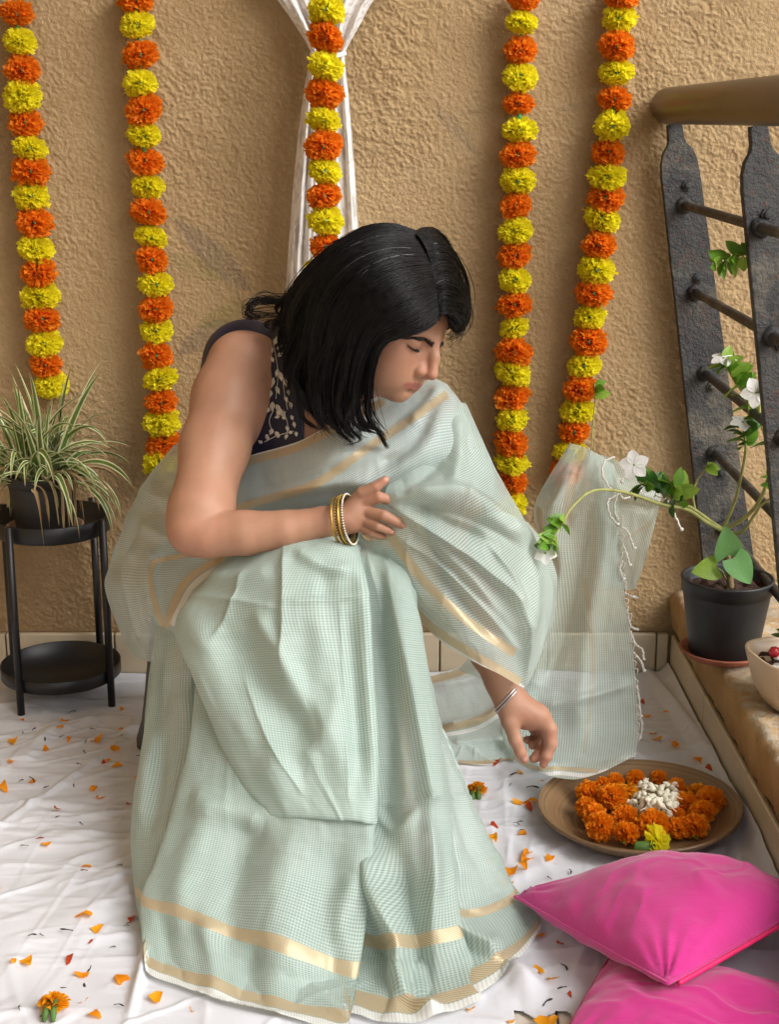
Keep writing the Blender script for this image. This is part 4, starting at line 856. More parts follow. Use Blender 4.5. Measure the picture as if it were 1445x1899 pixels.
def field(p, prs):
    d = np.full(len(p), 9.0)
    for pr in prs:
        e = prim_d(pr, p); k = pr[2]
        if pr[3]: h = np.clip(.5-.5*(d+e)/k, 0, 1); d = d*(1-h)-e*h+k*h*(1-h)
        else: h = np.clip(.5+.5*(d-e)/k, 0, 1); d = np.where(d > 8, e, d*(1-h)+e*h-k*h*(1-h))
    return d
class Culled:                         # evaluates only the primitives near each point's cell
    def __init__(s, prs): s.prs = prs
    def near(s, C, R):                # for every centre: the distance there and the primitives that matter within R of it
        E = np.stack([prim_d(pr, C) for pr in s.prs], 1); sub = np.array([pr[3] for pr in s.prs]); kk = np.array([pr[2] for pr in s.prs])
        m = np.where(sub, 9, E).min(1); use = np.where(sub[None], E < R+kk+.002, E < m[:, None]+2*R+2*kk); return m, use
    def __call__(s, p):
        out = np.full(len(p), 9.0); cell = np.floor(p/.06).astype(int); key, inv = np.unique(cell, axis=0, return_inverse=True); inv = inv.ravel()
        order = np.argsort(inv, kind='stable'); b = np.searchsorted(inv[order], np.arange(len(key)+1)); m, use = s.near((key+.5)*.06, .052)
        for i in range(len(key)): idx = order[b[i]:b[i+1]]; out[idx] = field(p[idx], [s.prs[j] for j in np.flatnonzero(use[i])])
        return out
def surface_nets(cul, h, lo, hi, post=None, n=20):
    lo = np.asarray(lo); dims = np.ceil((np.asarray(hi)-lo)/h).astype(int)+1; nb = -(-dims//n); Rb = n*h*.5*1.7321; gs = np.arange(n+1)
    VV = []; VI = []; QQ = []; D1, D2 = int(dims[1])+8, int(dims[2])+8
    gid = lambda I: (I[..., 0].astype(np.int64)*D1+I[..., 1])*D2+I[..., 2]
    offs = np.array([[i, j, k] for i in (0, 1) for j in (0, 1) for k in (0, 1)])
    edges = [(a, b) for a in range(8) for b in range(a+1, 8) if bin(a ^ b).count('1') == 1]
    BI = np.array(list(np.ndindex(*nb))); M_, U_ = cul.near(lo+(BI*n+n/2)*h, Rb+h)
    for bi, m, us in zip(BI, M_, U_):
        if m > Rb+.01 or m < -Rb-.05: continue
        o = bi*n; prs = [cul.prs[j] for j in np.flatnonzero(us)]
        I = np.stack(np.meshgrid(gs, gs, gs, indexing='ij'), -1)+o; P = lo+I*h; d = field(P.reshape(-1, 3), prs)
        if post is not None: d = post(P.reshape(-1, 3), d)
        d = d.reshape(n+1, n+1, n+1)
        if d.min() > 0 or d.max() < 0: continue
        s = d < 0; cn = np.stack([s[i:n+i, j:n+j, k:n+k] for i, j, k in offs], -1); act = cn.any(-1) & ~cn.all(-1); ci = np.argwhere(act)
        if not len(ci): continue
        dv = np.stack([d[ci[:, 0]+i, ci[:, 1]+j, ci[:, 2]+k] for i, j, k in offs], -1); acc = np.zeros((len(ci), 3)); cnt = np.zeros(len(ci))
        for a, b in edges:
            da, db = dv[:, a], dv[:, b]; x = (da < 0) != (db < 0); t = np.where(x, da/np.where(x, da-db, 1), 0)
            acc += np.where(x[:, None], offs[a]+t[:, None]*(offs[b]-offs[a]), 0); cnt += x
        VV.append(lo+(ci+o+acc/cnt[:, None])*h); VI.append(gid(ci+o))
        for ax in range(3):
            u, v = [(1, 2), (2, 0), (0, 1)][ax]; sl0 = [slice(0, n)]*3; sl1 = list(sl0); sl1[ax] = slice(1, n+1); s0 = s[tuple(sl0)]; s1 = s[tuple(sl1)]
            e = np.argwhere(s0 != s1)
            if not len(e): continue
            fl = s0[tuple(e.T)]; E = e+o; du = np.zeros(3, int); dv_ = np.zeros(3, int); du[u] = 1; dv_[v] = 1
            q = np.stack([gid(E-du-dv_), gid(E-dv_), gid(E), gid(E-du)], -1); q[~fl] = q[~fl][:, ::-1]; QQ.append(q)
    V = np.concatenate(VV); ids = np.concatenate(VI); Q = np.concatenate(QQ); o_ = np.argsort(ids); ids = ids[o_]; V = V[o_]
    j = np.searchsorted(ids, Q); j = np.minimum(j, len(ids)-1); ok = (ids[j] == Q).all(1); return V, j[ok]
BODY = Culled(PR)
def push_out(V, gap, fn=None, it=3):
    fn = fn or BODY
    for _ in range(it):
        d = fn(V); m = d < gap
        if not m.any(): break
        P = V[m]; e = .002; g = np.stack([fn(P+np.eye(3)[i]*e)-fn(P-np.eye(3)[i]*e) for i in range(3)], -1); g /= np.linalg.norm(g, axis=1)[:, None]+1e-9
        V[m] = P+g*(gap-d[m])[:, None]
    return V
person = thing('person', 'seated woman in a mint checked sari leaning right to reach the flower plate', 'person', (W(455, 1090, 2.27)[0], 2.25, 0))
allc = np.concatenate([np.stack([pr[1][0], pr[1][1]]) for pr in PR if pr[0] == 'c'])
V, Q = surface_nets(BODY, .0018, allc.min(0)-.14, allc.max(0)+.14)
body = mesh_np('body', V, Q, M['skin'], person)
hp = (V-HC) @ HR.T; isH = (np.linalg.norm(hp, axis=1) < .16)
x, y, z = hp.T
lipu = np.clip(1-np.abs(z+.0535+.0016*(np.abs(y)/.012))/.0036, 0, 1); lipl = np.clip(1-np.abs(z+.0612)/.0050, 0, 1)
line = np.clip(1-np.abs(z+.0571+.0012*(np.abs(y)/.02)**2)/.0013, 0, 1)*np.clip((.027-np.abs(y))/.003, 0, 1)*(x > .07)*isH
lip = np.clip(2.2*np.maximum(lipu, lipl), 0, 1)*np.clip((.0255-np.abs(y))/.006, 0, 1)*(x > .07)*isH
bl = (np.exp(-((np.hypot(x-.06, z+.02))/.028)**2)*.5+np.exp(-((x-.112)**2+(z+.03)**2)/.0004)*.6)*isH
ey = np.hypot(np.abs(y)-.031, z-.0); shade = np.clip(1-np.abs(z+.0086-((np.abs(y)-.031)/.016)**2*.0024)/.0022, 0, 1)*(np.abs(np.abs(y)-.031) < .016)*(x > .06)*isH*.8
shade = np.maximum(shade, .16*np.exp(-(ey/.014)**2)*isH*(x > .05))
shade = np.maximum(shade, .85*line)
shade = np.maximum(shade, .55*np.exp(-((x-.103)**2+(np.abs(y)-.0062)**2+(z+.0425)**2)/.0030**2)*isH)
nail = np.zeros(len(V))
for u, v, Y, r in ((716, 888, 1.917, 6), (974, 1407, 1.926, 7), (749, 975, 1.912, 5), (728, 986, 1.912, 4.5)):
    nail = np.maximum(nail, np.clip(1.6*(1-np.linalg.norm(V-W(u, v, Y), axis=1)/(r*mpp(u, v, Y))), 0, 1))
tips = np.zeros(len(V))
for u, v, Y, r in ((712, 896, 1.922, 18), (974, 1405, 1.93, 22), (1010, 1412, 1.935, 22), (992, 1405, 1.945, 22), (740, 973, 1.92, 16), (720, 983, 1.92, 14), (1024, 1365, 1.93, 14), (370, 1000, 1.93, 40)):
    tips = np.maximum(tips, .7*np.exp(-(np.linalg.norm(V-W(u, v, Y), axis=1)/(r*mpp(u, v, Y)))**2))
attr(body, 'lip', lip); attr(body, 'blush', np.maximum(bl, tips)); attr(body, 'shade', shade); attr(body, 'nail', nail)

# brows and lashes
def strands(name, roots, dirs, lens, rad, mat, parent, curl=0.0):
    Vs = []; Fs = []; k = 0
    for p, d, L in zip(roots, dirs, lens):
        P = np.stack([p+d*L*t+np.array((0, 0, curl))*L*t*t for t in (0, .35, .7, 1)]); V, Fq = tube_geo(P, [rad, rad*.9, rad*.6, rad*.15], 4, False); Vs.append(V); Fs += [[i+k for i in f] for f in Fq]; k += len(V)
    return mesh_np(name, np.concatenate(Vs), Fs, mat, parent)
r = np.random.default_rng(2)
for s in (-1, 1):
    ro = []; di = []; le = []
    for i in range(170):
        t = r.random(); w = .0042*(1-t*.65)*(.6+.4*min(1, t*6)); p = np.array((.094-.026*t**1.6, s*(.008+.044*t), .0050+.0045*math.sin(math.pi*t)-.006*t+r.uniform(-1, 1)*w)); ro.append(HP(*p)); d = np.array((-.45*t, s*(.55+.4*t), .6-.9*t)); d /= np.linalg.norm(d); di.append(HF*d[0]+HL*d[1]+HU*d[2]); le.append(r.uniform(.004, .007))
    ro = np.array(ro); 
    for _ in range(3):
        dd = BODY(ro); e = .001; g = np.stack([BODY(ro+np.eye(3)[i]*e)-BODY(ro-np.eye(3)[i]*e) for i in range(3)], -1); g /= np.linalg.norm(g, axis=1)[:, None]+1e-9; ro = ro-g*(dd-.0006)[:, None]
    strands('eyebrow', ro, np.array(di)+g*.12, le, .00042, M['lash'], person)
    ro = []; di = []; le = []
    for i in range(44):
        a = (i/43-.5)*2; p = np.array((.0700+.0160*math.cos(a*.95)*.93, s*.031+.0166*math.sin(a*.95), -.0088+.0022*a*a)); ro.append(HP(*p)); d = np.array((.9*math.cos(a*.8), s*.25+.75*math.sin(a*.8), -.35)); d /= np.linalg.norm(d); di.append(HF*d[0]+HL*d[1]+HU*d[2]); le.append(r.uniform(.004, .007))
    strands('eyelash', np.array(ro), np.array(di), le, .0003, M['lash'], person)

# blouse
TOR = Culled(PR[PR_T0:PR_T1])
ARMC = [(k_, d_, kk, sb) for k_, d_, kk, sb in PR[ARM0:ARM0+3]]
def blouse_post(p, d):
    d = d-.006
    arm = field(p, [('c', (W(440, 700, 2.08), W(405, 820, 1.99), 66*mpp(440, 700, 2.08), 66*mpp(405, 820, 1.99)), .01, False)])
    nk = field(p, [('c', (W(650, 560, 2.07), W(655, 810, 2.03), 100*mpp(650, 600, 2.02), 96*mpp(650, 800, 1.96)), .01, False)])
    d = np.maximum(d, -arm); d = np.maximum(d, -nk); return d
bp = Culled(PR[PR_T0:PR_T1]+[('c', (W(452, 672, 2.19), W(455, 770, 2.19), 70*mpp(455, 655, 2.19), 88*mpp(455, 760, 2.19)), .02, False)])
V, Q = surface_nets(bp, .003, np.min([pr[1][0] for pr in PR[PR_T0:PR_T1]], axis=0)-.16, np.max([pr[1][1] for pr in PR[PR_T0:PR_T1]], axis=0)+.16, blouse_post)
blouse = mesh_np('blouse', V, Q, M['navy'], person)
from mathutils.bvhtree import BVHTree
bvh = BVHTree.FromPolygons([Vector(p) for p in V], [tuple(map(int, q)) for q in Q])
me_ = MB()
def on_blouse(u, v):
    d = ray(np.float64(u), np.float64(v)); d = d/np.linalg.norm(d); h = bvh.ray_cast(Vector(CAM), Vector(d)); return h[0], h[1]
def motif(u, v, du, dv, wpx):         # a little raised leaf of silver thread
    Vm = []; n = 6
    for i in range(n):
        t = i/(n-1); ww = 1.15*wpx*math.sin(math.pi*min(.97, max(.05, t**.8)))**1.4
        for c in (-1, 0, 1):
            nx, ny = -dv, du; L = math.hypot(du, dv); h, nn = on_blouse(u+du*t+nx/L*ww*c, v+dv*t+ny/L*ww*c)
            if h is None: return
            Vm.append(np.array(h)+np.array(nn)*(.0014 if c == 0 else .0007))
    me_.add(np.array(Vm), grid_faces(n, 3))
def stemm(pts):
    P = []
    for u, v in catmull(np.array(pts, float), 14):
        h, nn = on_blouse(u, v)
        if h is None: return
        P.append(np.array(h)+np.array(nn)*.0008)
    me_.add(*tube_geo(P, .0007, 4))
for st_ in ([(508, 640), (516, 690), (512, 740)], [(526, 760), (534, 790), (530, 815)], [(505, 800), (500, 780), (508, 760)], [(490, 820), (515, 808), (545, 800)], [(525, 700), (528, 730), (534, 760)]): stemm(st_)
for a in ((509,640,5,-16,4),(514,648,10,-8,3.5),(505,655,-2,-14,3),(516,662,9,-10,3.5),(508,672,-6,-12,3),(520,690,3,18,4),(516,684,-4,16,3.5),(526,700,6,18,3.5),(508,700,-4,20,3.5),(512,716,7,16,3.5),(503,724,-2,14,3.5),(506,745,-1,18,4.5),(513,750,6,14,4),(500,756,-5,10,3.5),(520,770,-7,-9,4),(522,772,8,-9,4),(521,770,0,-13,4),(519,772,-10,3,3),(523,774,10,3,3),(506,795,-5,12,4),(512,800,5,12,4),(498,806,-6,6,3),(531,790,5,10,3),(536,800,7,4,3),(540,770,4,10,3),(545,782,2,12,3),(549,800,1,10,3),(487,822,-8,-5,3),(500,816,-7,-8,3),(515,812,3,-9,3),(528,812,7,-6,3),(538,745,3,14,3),(528,735,7,12,3),(534,722,3,12,3)): motif(*a)
if me_.n: me_.build('embroidery', M['zari'], blouse)

# ------------------------------------------------------------------ hair
HG = [  # guides from the parting outwards (photo pixel and depth), near side front to back
 [(814,592,1.905),(790,606,1.895),(757,613,1.888),(722,620,1.892),(700,640,1.91),(690,672,1.935),(687,715,1.95),(690,755,1.95),(700,782,1.948),(716,798,1.945)],
 [(811,560,1.905),(775,582,1.878),(735,597,1.874),(700,616,1.885),(680,650,1.91),(668,695,1.935),(666,740,1.945),(670,772,1.945),(682,795,1.942),(702,806,1.94)],
 [(807,530,1.915),(762,548,1.872),(715,572,1.868),(680,605,1.885),(660,650,1.915),(648,700,1.94),(645,745,1.95),(648,775,1.95),(658,798,1.948),(668,810,1.946)],
 [(801,500,1.93),(749,513,1.885),(697,540,1.872),(655,585,1.89),(634,640,1.92),(622,695,1.945),(620,740,1.96),(622,778,1.96),(630,800,1.956),(644,815,1.953)],
 [(792,471,1.955),(732,478,1.91),(674,510,1.895),(628,560,1.91),(605,620,1.94),(592,680,1.965),(587,735,1.975),(590,766,1.972),(602,786,1.968),(622,798,1.965)],
 [(780,449,1.99),(714,451,1.955),(652,480,1.945),(604,530,1.96),(578,590,1.985),(566,645,2.005),(562,697,2.0),(565,735,1.985),(576,762,1.978),(596,780,1.973)],
 [(768,439,2.03),(701,435,2.01),(636,465,2.01),(587,510,2.02),(558,560,2.04),(545,610,2.06),(541,650,2.05),(545,682,2.03),(556,712,2.01),(574,732,2.0)],
 [(760,437,2.07),(691,431,2.06),(623,463,2.07),(575,505,2.09),(546,545,2.10),(540,566,2.11),(534,585,2.11),(530,600,2.11),(530,612,2.11),(532,622,2.11)],
 [(767,439,2.10),(685,437,2.11),(618,470,2.13),(567,515,2.15),(541,545,2.155),(530,560,2.15),(524,574,2.145),(522,586,2.14),(522,596,2.14),(524,604,2.14)]]
HG2 = [  # far side of the parting
 [(815,590,1.905),(822,583,1.91),(834,588,1.93),(842,597,1.96),(840,605,1.99),(834,612,2.02),(829,618,2.05)],
 [(808,545,1.91),(826,538,1.92),(844,550,1.955),(853,572,2.0),(853,590,2.04),(846,604,2.07),(836,614,2.09)],
 [(801,500,1.93),(824,495,1.945),(844,512,1.985),(855,545,2.04),(857,575,2.08),(851,598,2.11),(840,615,2.13)],
 [(790,462,1.955),(813,458,1.97),(834,476,2.015),(849,512,2.07),(854,550,2.12),(849,585,2.15),(836,610,2.17)],
 [(775,438,2.0),(797,432,2.02),(818,446,2.06),(838,480,2.12),(845,525,2.17),(840,570,2.20),(826,605,2.21)],
 [(762,434,2.06),(780,430,2.09),(800,440,2.13),(818,475,2.18),(826,525,2.22),(822,575,2.24),(812,605,2.25)]]
HEADF = Culled(PR[HEAD0:HEAD0+3])
def guide_surface(HGx, nr, nc): 
    G3 = np.array([[W(*p) for p in g] for g in HGx]); return catmull(np.swapaxes(catmull(G3, nr), 0, 1), nc).swapaxes(0, 1)
hm = MB(); SURF = []
for HGx, nr in ((HG, 90), (HG2, 40)):
    Sg = guide_surface(HGx, nr, 60); Sh = Sg.shape; Vv = Sg.reshape(-1, 3); m = np.tile(np.arange(60) < 40, nr); Vv[m] = push_out(Vv[m], .0035, HEADF); Sg = Vv.reshape(Sh); tl = np.linspace(0, 1, 60)[None, :, None]; nn_ = np.cross(np.gradient(Sg, axis=0), np.gradient(Sg, axis=1)); nn_ /= np.linalg.norm(nn_, axis=2)[..., None]+1e-12; nn_ *= np.sign(((Sg-HC)*nn_).sum(-1))[..., None]; Sg = Sg+nn_*((.0055 if HGx is HG else .0035)*np.clip(tl/.22, 0, 1)*np.clip((.55-tl)/.35, 0, 1)); SURF.append(Sg)
    kk = np.arange(nr)[:, None]; jj = np.arange(60)[None, :]; off = .0016*np.sin(kk*1.9+.4*np.sin(jj*.12))+.003*vnoise(kk*.33+0*jj, jj*.05+0*kk, 6)
    ctr = Sg.mean((0, 1)); nrm = np.cross(np.gradient(Sg, axis=0), np.gradient(Sg, axis=1)); nrm /= np.linalg.norm(nrm, axis=2)[..., None]+1e-12
    nrm *= np.sign(((Sg-HC)*nrm).sum(-1))[..., None]; B0 = Sg+nrm*(off-.003)[..., None]; t_ = np.linspace(0, 1, 60)[None, :, None]
    tail = 41 if HGx is HG else 56; B0 = B0[:, :tail]; th = .004*np.ones_like(B0[..., :1]); nz = nrm[:, :tail]
    hm.add(B0.reshape(-1, 3), grid_faces(nr, tail)); hm.add((B0-nz*th).reshape(-1, 3), grid_faces(nr, tail)[:, ::-1])
def strand_batch(Sg, n, seed, spread, lenr, rad, locks=0, curl=1.0, st=(0, .25)):
    r = np.random.default_rng(seed); nr, nc, _ = Sg.shape; Vs = []; Fs = []; k = 0; K = 20; ksd = 3
    nrm = np.cross(np.gradient(Sg, axis=0), np.gradient(Sg, axis=1)); nrm /= np.linalg.norm(nrm, axis=2)[..., None]+1e-12; nrm *= np.sign(((Sg-HC)*nrm).sum(-1))[..., None]
    base = np.asarray(grid_faces(K, ksd, True))
    if locks: lc = np.sort(r.uniform(0, nr-1, locks)); lL = r.uniform(*lenr, locks); lw = r.uniform(0, 6.28, (locks, 3)); la = r.uniform(.3, 1.9, locks)*curl; ld = r.normal(0, 1, (locks, 3)); lf = r.uniform(5, 9, locks); lo_ = r.uniform(-.005, .010, locks)
    for i in range(n):
        a = r.uniform(0, nr-1.01); s0 = r.uniform(*st) if r.random() < .5 else st[0]
        if locks:
            j = int(np.argmin(np.abs(lc-a+r.normal(0, 1.0)))); L = lL[j]+r.uniform(-.10, .03); t = np.linspace(s0, L, K); cl = np.clip((t-.12)/.75, 0, 1)**1.3*.80
            dr = a*(1-cl)+lc[j]*cl + la[j]*2.0*np.sin(t*lf[j]+lw[j, 0])*np.clip(t-.15, 0, 1) + r.normal(0, .7)*t
        else:
            L = r.uniform(*lenr); t = np.linspace(s0, L, K); w1 = r.uniform(0, 6.28); dr = a + r.normal(0, 1.2)*t*2 + (.9*np.sin(t*5+w1)+r.normal(0, 3)*t**3)*spread
        dr = np.clip(dr, 0, nr-1.01); i0 = dr.astype(int); fr = (dr-i0)[:, None]; tj = np.clip(t, 0, 1)*(nc-1); j0 = np.minimum(tj.astype(int), nc-2); fj = (tj-j0)[:, None]
        def smp(A): return (A[i0, j0]*(1-fr)+A[i0+1, j0]*fr)*(1-fj)+(A[i0, j0+1]*(1-fr)+A[i0+1, j0+1]*fr)*fj
        P = smp(Sg); Nn = smp(nrm); o = r.uniform(-.002, .003)*np.minimum(1, .4+t*3)+(r.exponential(.004) if r.random() < (.10 if locks else .6) else 0)*t*spread
        if locks: o = o+(lo_[j]+.0042*la[j]*np.sin(t*lf[j]*1.1+lw[j, 1]))*np.clip(t*1.8-.25, 0, 1)
        P = P+Nn*o[:, None]; e = np.maximum(0, t-1)[:, None]
        if e.max() > 0:
            d = P[max(0, int(np.sum(t <= 1))-1)]-P[max(0, int(np.sum(t <= 1))-4)]; d = d/(np.linalg.norm(d)+1e-9); P = P+e*(d*.16+(np.array((ld[j, 0]*.05, 0, 0))*0 if locks else 0))+(e**2)*(np.array((ld[j, 0], ld[j, 1]*.3, abs(ld[j, 2])*.4))*.9 if locks else 0)
        V, Fq = tube_geo(P, rad*r.uniform(.7, 1.3)*np.clip((1.02-np.linspace(0, 1, K))*3, .12, 1), ksd, False); Vs.append(V); Fs.append(base+k); k += len(V)
    return np.concatenate(Vs), np.concatenate(Fs)
hair = hm.build('hair', M['hair_base'], person)
Vs = []; Fs = []; k = 0
for Sg, n, sd, lr, lk, cu in ((SURF[0], 3200, 1, (.76, 1.14), 24, 2.0), (SURF[0], 1600, 5, (.72, 1.06), 50, 2.6), (SURF[0], 420, 2, (.6, 1.06), 0, 1), (SURF[1], 900, 3, (.75, 1.0), 14, 1.6), (SURF[1], 120, 4, (.5, 1.0), 0, 1)):
    V, Fq = strand_batch(Sg, n, sd, 1.0, lr, .00048, lk, cu); Vs.append(V); Fs.append(Fq+k); k += len(V)
r = np.random.default_rng(22)
for i in range(110):
    if i >= 70: t0 = r.uniform(0, 1); b_ = np.array(HG[int(t0*6)][0]); e_ = np.array(HG[int(t0*6)][1 if i % 2 else 2]) if i % 3 else np.array(HG2[min(5, int(t0*6))][1]); c = [tuple(b_+r.normal(0, (3, 3, .002))), tuple((b_*.6+e_*.4)+np.array((0, -3, -.004))+r.normal(0, (3, 3, .002))), tuple(e_+np.array((0, -2, -.004))+r.normal(0, (6, 6, .003)))]
    elif i < 4: c = [(808+r.normal(0, 4), 585+r.normal(0, 6), 1.90), (770+r.normal(0, 8), 612+r.normal(0, 5), 1.885), (728+r.normal(0, 8), 628+r.normal(0, 6), 1.893), (700+r.normal(0, 7), 665+r.normal(0, 9), 1.92), (697+r.normal(0, 8), 715+r.normal(0, 9), 1.94)][:r.integers(3, 6)]
    elif i < 40: c = [(800+r.normal(0, 8), 540+r.normal(0, 10), 1.91), (832+r.normal(0, 6), 575+r.normal(0, 8), 1.95), (848+r.normal(0, 8), 612+r.normal(0, 7), 2.0), (838+r.normal(0, 8), 630+r.normal(0, 6), 2.02)][:r.integers(3, 5)]
    else: u0 = r.uniform(575, 700); c = [(u0, 720, 1.955), (u0+r.normal(0, 8), 762, 1.945), (u0+r.normal(10, 5), 790+r.normal(0, 5), 1.94), (u0+r.normal(22, 8), 806+r.normal(0, 6), 1.93)]
    P = catmull([W(*p_) for p_ in c], 18); V, Fq = tube_geo(P, .00033, 3, False); Vs.append(V); Fs.append(np.asarray(Fq)+k); k += len(V)
r = np.random.default_rng(21)
for i in range(46):
    a = r.normal(0, 7, 2); c = [(548, 548, 2.13), (520, 556, 2.15), (490, 553, 2.155), (464, 563, 2.15), (459, 580, 2.14), (474, 588, 2.135), (505, 588, 2.13), (540, 592, 2.12)]; L = r.integers(5, 9); sc_ = r.uniform(.6, 1.1)
    P = catmull([W(u+a[0]*(.4+.1*j)+r.normal(0, 2), 572+(v-572)*sc_+a[1]*.7+r.normal(0, 2), Y+r.normal(0, .008)) for j, (u, v, Y) in enumerate(c[:L])], 20); V, Fq = tube_geo(P, .00048, 3, False); Vs.append(V); Fs.append(np.asarray(Fq)+k); k += len(V)
hs_ = mesh_np('strands', np.concatenate(Vs), np.concatenate(Fs), M['hair'], hair); hs_['kind'] = 'stuff'
V, Fq = strand_batch(SURF[0][34:66], 15, 9, 1.5, (.12, .40), .00015); g1 = mesh_np('grey_strands', V, Fq, M['hair_grey'], hair); g1['kind'] = 'stuff'
V, Fq = strand_batch(SURF[1][5:26], 7, 10, 1.5, (.2, .6), .00020); g1 = mesh_np('grey_strands', V, Fq, M['hair_grey'], hair); g1['kind'] = 'stuff'

# ------------------------------------------------------------------ bangles
def ring_geo(c, ax, R, r, k=56, sx=1.0, prof=None):
    ax = np.asarray(ax, float); ax /= np.linalg.norm(ax); a = np.cross(ax, (0, 0, 1.)); a /= np.linalg.norm(a); b = np.cross(ax, a); th = np.arange(k)/k*2*np.pi; m = 10; ph = np.arange(m)/m*2*np.pi; V = []
    for t in th:
        d = math.cos(t)*a+math.sin(t)*b
        for p in ph: V.append(np.asarray(c)+d*(R+r*math.cos(p))+ax*r*sx*math.sin(p))
    V = np.array(V); i = np.arange(k)[:, None]; j = np.arange(m)[None, :]; f = np.stack([i*m+j, ((i+1) % k)*m+j, ((i+1) % k)*m+(j+1) % m, i*m+(j+1) % m], -1).reshape(-1, 4); return V, f.tolist()
c0 = W(636, 962, 1.922); axd = np.array((.93, -.22, .20)); axd /= np.linalg.norm(axd)
sb = mesh_np('seed', *lathe_geo([(.001, -1), (.7, -.7), (1, 0), (.7, .7), (.001, 1)], (0, 0, 0), 8), M['pearl'], link=False); sg = mesh_np('stud', *lathe_geo([(.001, -1), (.7, -.7), (1, 0), (.7, .7), (.001, 1)], (0, 0, 0), 6), M['gold'], link=False)
for k, (dx, Rr, rr, mt) in enumerate(((-.006, .0315, .0021, 'gold'), (.0, .0320, .0016, 'gold_dark'), (.0042, .0325, .0022, 'gold'), (.0095, .0330, .0019, 'gold_dark'))):
    c = c0+axd*dx+np.array((0, -.004, -.001)); V, Fq = ring_geo(c, axd, Rr, rr, 64); bg_ = mesh_np('bangle', V, Fq, M[mt], person)
    a = np.cross(axd, (0, 0, 1.)); a /= np.linalg.norm(a); b = np.cross(axd, a)
    if k in (1, 2, 3):
        n = (52, 0, 60)[k-1] if k != 2 else 46; mb_ = MB(); Vs0, Fs0 = lathe_geo([(.001, -1), (.8, -.6), (1, 0), (.8, .6), (.001, 1)], (0, 0, 0), 6); rs = .0015 if k == 3 else .0012
        for i in range(n): th = i/n*2*np.pi; mb_.add(Vs0*rs+c+axd*(.0012 if k == 3 else 0)+(math.cos(th)*a+math.sin(th)*b)*(Rr+rr*.95), Fs0)
        x_ = mb_.build('beading', M['pearl'] if k == 3 else M['gold'], bg_); x_['kind'] = 'stuff'
c = W(940, 1293, 1.955); axl = W(960, 1330, 1.95)-W(925, 1255, 1.965); axl = axl/np.linalg.norm(axl)
for dx, tl in ((-.001, (.25, .1, .35)), (.003, (.32, .05, .30))):
    a2 = axl+np.array((tl[0]*.9, 0, tl[2]*.9)); V, Fq = ring_geo(c+axl*dx, a2, .0262, .0013, 64); mesh_np('bangle', V, Fq, M['silver'], person)
#@@SARI
# ------------------------------------------------------------------ the sari: draped sheets with their own depth and folds
def tth(v): return math.tan(PITCH+math.atan((v-949.5)/F))
def straighten(rows, v0, Y0, hem=None, w=.45, start=2):      # pulls the hanging cloth towards the straight fall from knee to hem
    out = [list(map(tuple, r_)) for r_ in rows]; z0 = HCAM-Y0*tth(v0)
    for c in range(len(rows[0])):
        for r_ in range(start, len(rows)):
            p = rows[r_][c]
            if len(p) == 4: continue
            vh = rows[-1][c][1] if hem is None else float(np.interp(p[0], [250, 345, 425, 505, 585, 650, 760], [1795, 1835, 1862, 1884, 1902, 1912, 1900])); Yh = HCAM/tth(vh); t = tth(p[1])
            k = (HCAM-t*Yh)/(t*(Y0-Yh)+z0); Yl = Yh+k*(Y0-Yh); out[r_][c] = (p[0], p[1], Yl+(p[2]-Yl)*w)
    return out
def ctrl(rows): return np.array([[W(*p) if len(p) == 3 else G(p[0], p[1], p[3]) for p in row] for row in rows])
